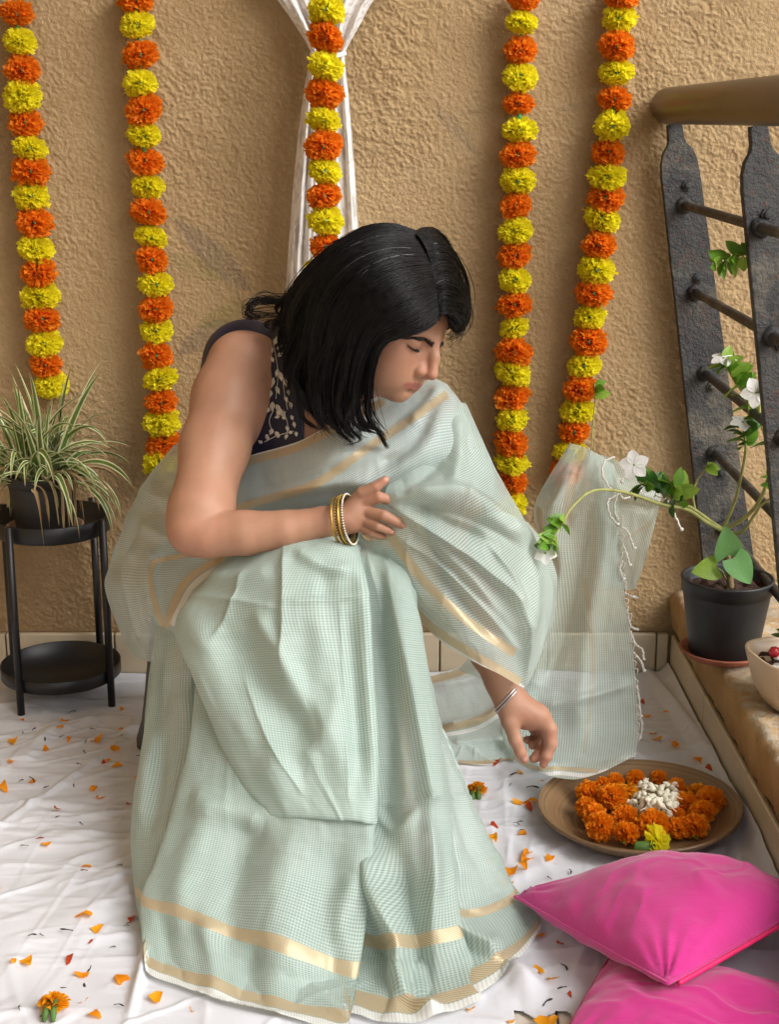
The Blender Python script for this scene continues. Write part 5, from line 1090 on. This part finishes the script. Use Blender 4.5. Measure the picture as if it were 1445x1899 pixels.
def sheet_patch(name, rows, mat, parent, nr=150, nc=150, tv=None, su=None, folds=(), gold=(), white=(), gold_t=(), white_t=(), wr=.0022, seed=0, gap=None, curl=(0, 0, 0, 0), wscale=(7, 4), solid=True, post=None, edge_wave=0.0, rot=0.0, hang=None, famp=1.5, lift=.0035):
    if hang: rows = straighten(rows, *hang)
    C = ctrl(rows)
    if curl[0]: C = np.concatenate([(C[:, :1]+(C[:, 1:2]-C[:, :1])*.18)+np.array((0, curl[0], -.004)), C], 1)
    if curl[1]: C = np.concatenate([C, (C[:, -1:]+(C[:, -2:-1]-C[:, -1:])*.18)+np.array((0, curl[1], -.004))], 1)
    S_ = np.swapaxes(catmull(np.swapaxes(catmull(C, nr), 0, 1), nc), 0, 1); V = S_.reshape(-1, 3)
    # fabric coordinates in metres
    dr = np.linalg.norm(np.diff(S_, axis=0), axis=2).mean(1); T = np.concatenate([[0], np.cumsum(dr)]); dc = np.linalg.norm(np.diff(S_, axis=1), axis=2).mean(0); U = np.concatenate([[0], np.cumsum(dc)])
    if tv is not None: T = np.interp(np.linspace(0, 1, nr), np.linspace(0, 1, len(tv)), tv)
    UU, TT = np.meshgrid(U, T); u, v = proj(V); q = np.stack([u, v], -1)
    nrm = np.cross(np.gradient(S_, axis=0), np.gradient(S_, axis=1)).reshape(-1, 3); nrm /= np.linalg.norm(nrm, axis=1)[:, None]+1e-12; nrm *= np.sign(((CAM-V)*nrm).sum(1))[:, None]
    toward = (CAM-V); toward /= np.linalg.norm(toward, axis=1)[:, None]; dirv = nrm*.6+toward*.4; disp = np.zeros(len(V))
    for f in folds:
        poly, amp, wl, wr_ = f[:4]; kind = f[4] if len(f) > 4 else 'round'; d, s, t = polydist(q, smooth_poly(poly, 40) if len(poly) > 2 else poly)
        w = np.where(s > 0, wr_, wl); x = d/w; tap = np.clip(np.sin(np.pi*np.clip(t, 0, 1))*1.6+(.25 if kind != 'taper' else 0), 0, 1)
        g = np.exp(-x*x) if kind != 'crease' else np.exp(-x*1.4)
        disp += famp*amp*tap*g
    sn, tn = UU.ravel(), TT.ravel()
    rd = np.clip(1-np.abs(fbm(sn*13+.3*fbm(sn*5, tn*5, seed+8), tn*5.5, seed+3, 2))*5.5, 0, 1); disp += wr*.75*rd*np.clip(fbm(sn*5, tn*4, seed+6)*2+.5, 0, 1)
    disp += wr*fbm(sn*wscale[0]*3, tn*wscale[1]*3, seed, 3) + wr*.35*fbm(sn*60, tn*30, seed+5, 2)
    V = V+dirv*disp[:, None]
    if gap is not None: V = push_out(V, gap)
    if post is not None: V = post(V)
    jj = np.clip(np.round((V[:, 0]+1.05)/1.577*519), 0, 519).astype(int); ii = np.clip(np.round((V[:, 1]-1.18)/(WY-.016-1.18)*419), 0, 419).astype(int); sheet_z(0, 2); V[:, 2] = np.maximum(V[:, 2], SH[ii, jj, 2]+lift)
    u, v = proj(V); q = np.stack([u, v], -1); g = np.full(len(V), -3.0); w = np.full(len(V), -3.0); MPX = 700.
    for poly, hw, *st in gold: d, s, t = polydist(q, smooth_poly(poly, 60)); g = np.maximum(g, np.where((t > 0) & (t < 1), np.minimum((hw-d)*.8, st[0]*.8-.4 if st else 9), -3))
    for poly, hw in white: d, s, t = polydist(q, smooth_poly(poly, 60)); w = np.maximum(w, np.where((t > 0) & (t < 1), (hw-d)*.8, -3))
    for a, b in gold_t: g = np.maximum(g, ((b-a)/2-np.abs(tn-(a+b)/2))*1200)
    for a, b in white_t: w = np.maximum(w, ((b-a)/2-np.abs(tn-(a+b)/2))*1200)
    cu, su_ = math.cos(rot), math.sin(rot); uv = np.stack([sn*cu-tn*su_, sn*su_+tn*cu], -1)
    o = mesh_np(name, V, grid_faces(nr, nc), mat, parent, True, uv); attr(o, 'gold', g); attr(o, 'white', w); return o
Z0 = .014
HEMG = [(.013, .031), (.113, .132)]; HEMW = [(-.01, .012)]
# right-hand skirt pleats (viewer's right)
skirt = sheet_patch('sari', [
 [(400,1000,2.10),(470,985,2.07),(530,982,2.05),(600,978,2.05),(650,985,2.04),(672,1000,2.03)],
 [(418,1036,1.965),(480,1020,1.935),(527,1010,1.915),(580,1002,1.91),(628,998,1.91),(664,1024,1.915)],
 [(332,1152,1.95),(400,1128,1.90),(470,1116,1.865),(527,1113,1.845),(600,1110,1.84),(672,1106,1.85)],
 [(365,1240,1.935),(430,1240,1.87),(500,1240,1.82),(560,1245,1.80),(620,1250,1.795),(681,1250,1.81)],
 [(412,1360,1.88),(470,1365,1.80),(530,1370,1.765),(590,1375,1.75),(640,1375,1.745),(689,1375,1.765)],
 [(452,1445,1.83),(500,1450,1.76),(550,1455,1.735),(600,1458,1.725),(650,1458,1.72),(695,1455,1.74)],
 [(488,1506,1.775),(525,1510,1.735),(570,1512,1.715),(620,1515,1.705),(660,1518,1.70),(697,1522,1.72)],
 [(489,1510,1.80),(525,1513,1.765),(570,1515,1.745),(620,1518,1.735),(660,1521,1.73),(696,1525,1.745)]],
 M['sari'], person, 230, 220, hang=(1020, 1.915, 1, .5, 3), seed=3, wr=.003, curl=(.05, .05, 0, 0), folds=[
 ([(330,1160),(390,1300),(445,1420),(490,1500)], .010, 60, 16), ([(527,1008),(526,1060),(525,1120),(524,1230)], .0075, 34, 9, 'crease'), ([(524,1180),(540,1270),(575,1325),(590,1365),(580,1395)], .0065, 30, 20), ([(600,1030),(612,1200),(606,1330)], -.004, 18, 18), ([(630,1120),(640,1300),(646,1480)], .004, 14, 8, 'crease'), ([(455,1060),(430,1120),(400,1190)], .005, 14, 8, 'crease'), ([(450,1250),(500,1370),(560,1470)], .005, 18, 10, 'crease'),
 ([(440,1170),(470,1260),(530,1330),(588,1372)], -.009, 40, 40), ([(352,1140),(420,1240),(480,1350),(520,1440),(535,1480)], .012, 26, 26), ([(400,1200),(470,1330),(510,1430)], -.008, 22, 22),
 ([(660,1030),(676,1130),(686,1300),(696,1470)], .008, 30, 14), ([(640,1130),(655,1300),(664,1450)], -.007, 22, 22), ([(600,1130),(618,1300),(640,1460)], .006, 26, 26),
 ([(345,1102),(430,1112),(524,1128)], .004, 7, 10, 'crease'), ([(526,1118),(600,1112),(672,1104)], .0045, 8, 8, 'crease'),
 ([(545,1020),(600,1050),(650,1060)], .007, 12, 12), ([(380,1060),(440,1070),(510,1060)], .006, 16, 16), ([(585,1290),(605,1350),(590,1395),(550,1400)], .004, 24, 14, 'taper'), ([(470,1130),(500,1180),(560,1290)], .007, 16, 22)])
skirt['label'] = 'pale mint green checked sari with gold borders'
low = sheet_patch('lower_drape', [
 [(366,1255,1.965),(425,1270,1.94),(480,1300,1.91),(545,1330,1.88),(610,1350,1.86),(690,1360,1.85)],
 [(350,1385,1.89),(410,1400,1.835),(470,1420,1.80),(540,1440,1.775),(610,1450,1.765),(690,1460,1.765)],
 [(322,1500,1.81),(395,1505,1.77),(470,1515,1.745),(545,1525,1.725),(620,1530,1.715),(692,1535,1.725)],
 [(290,1600,1.755),(370,1605,1.715),(450,1615,1.695),(530,1625,1.685),(610,1635,1.68),(684,1640,1.70)],
 [(262,1665,1.70),(330,1688,1.66),(415,1718,1.62),(500,1745,1.595),(585,1772,1.58),(664,1795,1.60)],
 [(263,1730,1.655),(330,1755,1.62),(415,1785,1.585),(500,1812,1.565),(585,1840,1.555),(657,1860,1.57)],
 [(270,1802,None,Z0),(345,1835,None,Z0),(425,1862,None,Z0),(505,1884,None,Z0),(585,1902,None,Z0),(645,1914,None,Z0)]],
 M['sari_single'], skirt, 210, 200, tv=[.52, .41, .31, .205, .124, .065, 0], hang=(1020, 1.925, None, .5, 0), lift=.008, seed=5, wr=.003, curl=(.05, .05, 0, 0), gold_t=HEMG, white_t=HEMW, folds=[
 ([(470,1500),(440,1600),(425,1700),(430,1780)], -.010, 34, 34), ([(545,1530),(520,1640),(515,1740),(520,1860)], .010, 40, 40), ([(400,1480),(350,1600),(330,1700)], .009, 28, 28), ([(620,1560),(610,1680),(615,1800),(600,1890)], -.008, 34, 34), ([(350,1480),(420,1500),(490,1530)], .010, 24, 24),
 ([(660,1620),(630,1700),(640,1760)], .006, 20, 20), ([(380,1700),(390,1760),(400,1850)], .007, 24, 20), ([(300,1690),(310,1760),(330,1825)], -.006, 18, 18), ([(470,1740),(465,1800),(470,1870)], -.006, 22, 22)])
sheet_patch('side_drape', [
 [(296,1060,2.15),(350,1060,2.1),(420,1060,2.06)], [(288,1170,2.10),(330,1160,2.03),(400,1150,1.98)], [(278,1260,2.07),(330,1260,1.98),(430,1260,1.95)],
 [(264,1390,2.0),(330,1390,1.92),(440,1400,1.92)], [(243,1535,1.92),(300,1535,1.83),(400,1530,1.86)], [(248,1640,1.82),(285,1650,1.76),(360,1650,1.79)],
 [(258,1700,1.74),(280,1705,1.71),(340,1712,1.73)], [(268,1752,1.68),(290,1752,1.70),(335,1752,1.72)]],
 M['sari_single'], skirt, 200, 90, tv=[.74, .62, .53, .40, .26, .135, .06, 0], hang=(1060, 2.12, 1, .5, 1), seed=7, wr=.003, curl=(.06, 0, 0, 0), gold_t=HEMG, white_t=HEMW, folds=[
 ([(345,1240),(352,1380),(330,1500),(300,1600)], .012, 26, 30), ([(320,1180),(300,1300),(290,1450),(275,1560)], -.010, 22, 22), ([(300,1330),(275,1420),(262,1540)], .009, 16, 16)])
sheet_patch('front_pleat', [
 [(650,990,2.04),(690,1005,2.0),(732,1030,1.97)], [(655,1020,1.93),(700,1040,1.915),(750,1066,1.91)], [(660,1120,1.885),(712,1118,1.865),(762,1125,1.875)],
 [(668,1250,1.85),(725,1250,1.82),(780,1250,1.84)], [(680,1400,1.80),(748,1400,1.765),(806,1400,1.79)], [(685,1510,1.775),(765,1500,1.73),(820,1500,1.755)],
 [(672,1620,1.75),(770,1610,1.68),(832,1600,1.70)], [(655,1735,1.69),(735,1745,1.645),(852,1725,1.635)], [(650,1805,1.65),(740,1815,1.60),(870,1790,1.60)], [(652,1880,None,Z0),(755,1898,None,Z0),(890,1856,None,Z0)]],
 M['sari_single'], skirt, 230, 150, tv=[.85, .72, .64, .53, .40, .31, .21, .124, .062, 0], hang=(1045, 1.912, None, .5, 2), seed=9, wr=.003, curl=(0, .045, 0, 0), gold_t=HEMG, white_t=HEMW, folds=[
 ([(718,1046),(735,1160),(765,1320),(790,1470),(800,1600),(802,1760)], .018, 40, 12), ([(700,1130),(712,1300),(716,1440),(714,1560)], -.012, 26, 26), ([(790,1480),(815,1580),(825,1700)], -.008, 14, 14), ([(690,1500),(735,1540),(800,1470)], .005, 10, 10), ([(700,1490),(745,1492),(800,1482)], .005, 7, 7, 'crease'),
 ([(690,1560),(700,1650),(740,1740),(735,1800),(720,1850)], .026, 26, 22), ([(745,1600),(755,1700),(775,1780),(770,1870)], -.018, 20, 20), ([(665,1700),(690,1735),(720,1800),(700,1880)], -.014, 16, 20), ([(735,1800),(760,1850),(820,1880)], .014, 14, 14)])
sheet_patch('side_pleat', [
 [(722,1048,1.97),(750,1072,1.965),(775,1088,1.97)], [(735,1072,1.918),(755,1078,1.915),(776,1088,1.925)], [(750,1180,1.885),(762,1172,1.885),(771,1172,1.91)],
 [(770,1300,1.845),(786,1300,1.845),(801,1300,1.88)], [(795,1430,1.80),(824,1430,1.80),(851,1430,1.84)], [(808,1550,1.755),(858,1550,1.755),(902,1548,1.79)],
 [(826,1668,1.70),(888,1665,1.695),(945,1640,1.735)], [(845,1752,1.65),(915,1735,1.655),(985,1692,1.70)], [(872,1850,None,Z0),(940,1805,None,Z0),(1004,1720,None,Z0)]],
 M['sari_single'], skirt, 210, 140, tv=[.80, .71, .62, .50, .385, .275, .155, .065, 0], hang=(1080, 1.918, None, .5, 2), seed=11, wr=.003, curl=(.03, .05, 0, 0), gold_t=[(.013, .031), (.119, .138)], white_t=HEMW, folds=[
 ([(756,1090),(775,1240),(812,1400),(836,1560),(846,1660)], .010, 16, 16), ([(805,1340),(830,1440),(870,1560),(905,1640)], -.008, 16, 16), ([(815,1480),(850,1478),(880,1480)], .004, 6, 6, 'crease'), ([(822,1700),(870,1745),(925,1778)], .020, 30, 9), ([(835,1620),(900,1600),(935,1600)], .006, 22, 22), ([(855,1690),(905,1690),(960,1660)], -.007, 20, 20)])
# hip drape on the left
sheet_patch('hip_drape', [
 [(322,826,2.30),(336,826,2.26),(352,832,2.23),(385,845,2.2)], [(268,895,2.32),(300,885,2.24),(340,890,2.19),(400,900,2.18)], [(234,965,2.32),(278,952,2.22),(322,955,2.16),(400,965,2.15)],
 [(207,1045,2.31),(258,1028,2.19),(312,1030,2.115),(430,1034,2.03)], [(195,1086,2.30),(243,1088,2.17),(292,1088,2.095),(395,1070,2.00)], [(214,1150,2.28),(250,1160,2.17),(292,1150,2.08),(345,1130,1.985)], [(240,1210,2.27),(262,1222,2.2),(290,1225,2.12),(335,1195,2.02)]],
 M['sari_band'], skirt, 170, 150, seed=13, wr=.003, curl=(.06, 0, 0, 0), gap=None, folds=[
 ([(240,960),(290,985),(335,1010)], .014, 18, 18), ([(262,905),(300,925),(335,935)], .012, 16, 16), ([(270,1000),(246,1060),(262,1150),(285,1205)], .018, 16, 18), ([(232,1000),(220,1060),(236,1140),(260,1205)], -.012, 12, 12), ([(305,1010),(282,1050),(285,1110),(300,1165)], .012, 12, 16), ([(285,940),(250,985),(225,1040)], -.010, 12, 12)],
 gold=[([(282,1042),(279,1075),(288,1120),(302,1166)], 5), ([(455,1026),(390,1046),(345,1078),(322,1120),(304,1168)], 6.5), ([(282,1042),(310,1036),(345,1030)], 4)], white=[([(462,1036),(400,1056),(358,1086),(334,1126),(318,1160)], 5.5)])
# pallu across the torso
OVER = Culled(PR[:ARM0]); SLV = Culled(PR[:ARM0]+PR[LARM0:LARM1])
sheet_patch('pallu_band', [
 [(430,856,2.10),(480,840,2.06),(560,815,2.015),(640,770,2.01),(700,735,2.075),(760,716,2.10),(803,703,2.11),(830,712,2.15)],
 [(425,895,2.09),(480,885,2.045),(560,862,1.985),(640,832,1.955),(715,792,2.01),(780,744,2.065),(832,730,2.075),(856,748,2.12)],
 [(420,925,2.08),(480,915,2.035),(560,895,1.975),(640,866,1.95),(720,828,1.965),(795,785,2.0),(855,772,2.03),(886,800,2.09)],
 [(415,960,2.08),(480,950,2.035),(560,935,1.985),(640,908,1.96),(720,880,1.955),(800,845,1.955),(872,838,1.98),(915,870,2.04)],
 [(415,1010,2.10),(480,1010,2.06),(560,1000,2.02),(640,985,1.99),(725,965,1.98),(800,930,1.975),(872,905,1.99),(915,920,2.05)]],
 M['sari_band'], skirt, 130, 240, seed=15, wr=.0025, gap=None, post=lambda V: push_out(V, .011, OVER), rot=0.05, folds=[
 ([(640,905),(720,880),(790,815),(830,745)], .008, 14, 18), ([(450,935),(560,905),(700,880)], .006, 10, 14), ([(760,790),(800,745),(815,715)], .007, 12, 12), ([(700,860),(760,840),(800,790)], -.006, 14, 14)],
 gold=[([(440,862),(480,850),(549,831),(605,802),(660,772),(712,744)], 7.5), ([(430,946),(499,925),(566,905),(605,886),(680,832),(761,778),(830,730)], 8)], white=[([(440,848),(480,838),(553,817),(640,770),(700,737)], 6)])
# pallu over the left arm
sheet_patch('pallu_sleeve', [
 [(722,892,1.955),(782,838,1.97),(830,775,2.02),(855,748,2.06),(866,752,2.12)],
 [(716,915,1.935),(790,895,1.925),(860,865,1.955),(908,860,2.0),(918,868,2.08)],
 [(705,955,1.93),(785,955,1.905),(860,945,1.905),(935,940,1.94),(962,946,2.02)],
 [(690,1004,1.935),(765,1022,1.91),(850,1028,1.90),(940,1020,1.93),(998,1016,2.01)],
 [(705,1045,1.945),(775,1090,1.91),(855,1115,1.89),(945,1105,1.92),(1022,1085,1.99)],
 [(745,1108,1.95),(800,1148,1.91),(870,1182,1.885),(945,1180,1.905),(1018,1150,1.98)],
 [(768,1146,1.95),(825,1194,1.91),(882,1228,1.885),(930,1252,1.89),(972,1276,1.915)]],
 M['sari_veil'], skirt, 200, 190, seed=17, wr=.003, curl=(0, .05, 0, 0), gap=None, post=lambda V: push_out(V, .007, SLV), rot=.35, folds=[
 ([(722,922),(790,912),(870,918),(940,962),(985,1010)], .016, 14, 26), ([(745,950),(830,1000),(900,1060),(950,1110),(968,1180),(972,1265)], .018, 30, 9, 'crease'), ([(735,990),(830,1060),(905,1140),(960,1205)], .008, 18, 12, 'crease'), ([(742,960),(820,1035),(900,1120),(955,1185)], -.006, 9, 9), ([(735,935),(840,950),(930,990),(975,1030)], -.007, 9, 9), ([(905,1010),(945,1070),(965,1130)], .007, 14, 7, 'crease'), ([(760,930),(830,975),(900,1000)], -.016, 18, 18), ([(845,770),(850,840),(838,905)], .010, 16, 16), ([(880,860),(905,920),(960,985)], -.008, 18, 18), ([(820,850),(770,895),(735,910)], -.008, 14, 14), ([(990,1050),(985,1120),(970,1180)], .010, 14, 14), ([(770,1010),(850,1110),(930,1190)], -.007, 12, 12), ([(800,1000),(880,1080),(925,1150)], .008, 12, 12)],
 gold=[([(722,990),(760,1045),(800,1092),(868,1152),(955,1212)], 8.5), ([(760,1125),(800,1163),(862,1204),(920,1238),(966,1266)], 8)], white=[([(764,1146),(825,1194),(884,1230),(930,1254),(970,1278)], 7)])
# second hanging layer behind the sleeve
sheet_patch('pallu_fold', [
 [(860,960,2.06),(930,950,2.08),(978,970,2.12)], [(880,1040,2.03),(950,1030,2.03),(1020,1050,2.10)], [(890,1120,2.06),(960,1120,2.05),(1026,1110,2.11)], [(880,1200,2.12),(950,1215,2.11),(1010,1190,2.15)], [(850,1245,2.2),(930,1270,2.2),(985,1262,2.2)]],
 M['sari_veil'], skirt, 90, 80, seed=19, wr=.004, rot=.2, folds=[([(985,970),(1015,1040),(1020,1120),(995,1200)], .01, 20, 20)])
# trailing end hung over the plant
tr = sheet_patch('pallu_end', [
 [(1060,822,2.34),(1080,828,2.335),(1110,842,2.33),(1140,862,2.325)], [(1018,890,2.34),(1055,892,2.32),(1100,895,2.30),(1146,905,2.29)], [(994,945,2.35),(1035,960,2.31),(1088,968,2.28),(1148,965,2.27)],
 [(1004,1020,2.33),(1040,1050,2.29),(1092,1055,2.265),(1152,1045,2.26)], [(1000,1110,2.30),(1035,1130,2.275),(1098,1130,2.25),(1162,1125,2.245)], [(975,1200,2.28),(1030,1210,2.26),(1100,1210,2.24),(1174,1205,2.235)],
 [(950,1290,2.26),(1025,1295,2.24),(1100,1295,2.225),(1182,1290,2.22)], [(935,1360,2.24),(1020,1370,2.20),(1100,1370,2.185),(1184,1355,2.195)], [(955,1412,None,.016),(1015,1440,None,.053),(1090,1441,None,.056),(1180,1402,None,.056)]],
 M['sari_thin'], skirt, 220, 150, seed=21, wr=.004, curl=(.03, 0, 0, 0), folds=[
 ([(1060,880),(1030,960),(1050,1050),(1020,1180),(990,1260)], .022, 16, 16), ([(1030,900),(1010,960),(1030,1030)], -.016, 12, 12), ([(1100,930),(1070,1060),(1040,1180),(1000,1270)], -.014, 18, 18), ([(1130,960),(1110,1080),(1080,1250),(1075,1400)], .008, 20, 20), ([(1000,1310),(1080,1295),(1175,1265)], .010, 10, 10), ([(960,1400),(1000,1425),(1040,1425)], .010, 10, 10)],
 gold=[([(1082,830),(1060,900),(1050,980)], 9, .5), ([(1085,1070),(1095,1150),(1100,1250),(1085,1400)], 5, .4), ([(1000,940),(1006,985),(1010,1020)], 5), ([(955,1404),(990,1424),(1040,1425),(1110,1430)], 4)], white=[([(952,1410),(985,1436),(1040,1434),(1090,1438),(1130,1428)], 4)])
sheet_patch('pallu_end_back', [
 [(1090,838,2.37),(1140,852,2.36),(1190,888,2.35),(1228,918,2.34)], [(1100,930,2.345),(1140,940,2.34),(1180,960,2.335),(1218,962,2.33)], [(1110,1010,2.335),(1145,1020,2.33),(1175,1030,2.325),(1200,1030,2.32)], [(1120,1080,2.33),(1145,1090,2.325),(1165,1095,2.32),(1180,1092,2.32)]],
 M['sari_thin'], skirt, 90, 80, seed=23, wr=.004, rot=.4, folds=[([(1105,870),(1150,910),(1215,925)], .014, 12, 12), ([(1120,930),(1170,930),(1210,940)], -.010, 10, 10)], gold=[([(1160,1000),(1185,985),(1210,965)], 3.5, .4)])
sheet_patch('pallu_floor', [
 [(788,1258,2.36),(850,1238,2.36),(905,1222,2.34),(985,1200,2.31)], [(800,1300,2.33),(870,1292,2.32),(930,1290,2.30),(1000,1280,2.28)], [(815,1350,2.29),(880,1345,2.28),(940,1335,2.26),(1010,1330,2.25)], [(835,1395,2.24),(900,1392,2.235),(950,1392,2.23),(1000,1405,2.22)], [(845,1421,None,.008),(905,1421,None,.008),(962,1412,None,.008),(1000,1440,None,.008)]],
 M['sari_thin'], skirt, 110, 130, seed=25, wr=.004, rot=.1, folds=[([(800,1275),(870,1262),(960,1215)], .012, 10, 10), ([(820,1350),(900,1335),(960,1300)], .014, 10, 10), ([(830,1385),(900,1375),(960,1370)], .01, 12, 12)],
 gold=[([(795,1262),(850,1248),(905,1222)], 7), ([(815,1352),(880,1338),(935,1308)], 7), ([(842,1414),(905,1413),(960,1406)], 3.5)], white=[([(820,1364),(885,1350),(935,1320)], 4), ([(845,1421),(905,1420),(962,1411)], 3.5)])
# twisted thread tassels along the end of the pallu
tq = np.random.default_rng(31)
TS = [[(1140,848,2.31),(1122,856,2.30),(1118,880,2.29),(1132,905,2.28),(1142,915,2.28)],[(1150,862,2.31),(1165,875,2.29),(1152,895,2.28)],[(1215,918,2.32),(1238,928,2.30),(1252,955,2.30),(1266,985,2.30)],[(1190,910,2.32),(1160,925,2.28),(1148,915,2.27),(1140,940,2.27),(1146,965,2.27)],[(1142,920,2.28),(1128,930,2.27),(1132,955,2.26),(1148,975,2.26)],[(1150,975,2.265),(1164,985,2.26),(1172,1005,2.26),(1178,1018,2.26)],[(1152,1000,2.26),(1160,1020,2.255),(1170,1050,2.25)],[(1156,1040,2.255),(1150,1055,2.25),(1158,1075,2.25)],[(1160,1100,2.25),(1172,1106,2.24),(1183,1108,2.24)],[(1164,1130,2.245),(1170,1160,2.24),(1184,1168,2.24)],[(1170,1170,2.24),(1180,1195,2.235),(1192,1205,2.235),(1195,1225,2.23)],[(1176,1210,2.235),(1190,1228,2.23),(1196,1245,2.23)],[(1182,1270,2.22),(1186,1300,2.215),(1190,1330,2.21)],[(1184,1320,2.215),(1192,1345,2.205),(1188,1370,2.20)],[(1180,1400,2.19),(1160,1408,2.17),(1148,1425,2.155),(1140,1440,2.13)],[(1178,1404,2.18),(1150,1404,2.17),(1136,1418,2.15),(1150,1436,2.12),(1160,1442,2.10)],[(1150,1410,2.17),(1158,1428,2.14),(1138,1440,2.13),(1120,1446,2.12)],[(1160,1405,2.175),(1142,1425,2.15),(1120,1442,2.13)]]
for t_ in TS:
    n = 26; P = catmull([W(*p) for p in t_], n); k = np.linspace(0, 1, n); P = P+np.stack([np.cos(k*40), np.sin(k*40), np.sin(k*33)], -1)*.0006
    V, Fq = tube_geo(P, .0017*np.where(k > .93, 1.7, 1)*(1+.25*np.sin(k*60)), 7); mesh_np('tassel', V, Fq, M['tassel'], tr)
for i in range(26):                   # short loose fringe between the tassels
    v = 960+i*16.5; u = np.interp(v, [960, 1050, 1130, 1210, 1290, 1400], [1148, 1152, 1162, 1174, 1182, 1182]); Y = np.interp(v, [960, 1130, 1290, 1400], [2.265, 2.24, 2.215, 2.19])
    P = catmull([W(u-2, v, Y), W(u+tq.uniform(3, 9), v+tq.uniform(-4, 8), Y-.004), W(u+tq.uniform(-1, 5), v+tq.uniform(8, 20), Y-.004)], 8); V, Fq = tube_geo(P, .0008, 5); mesh_np('tassel', V, Fq, M['tassel'], tr)
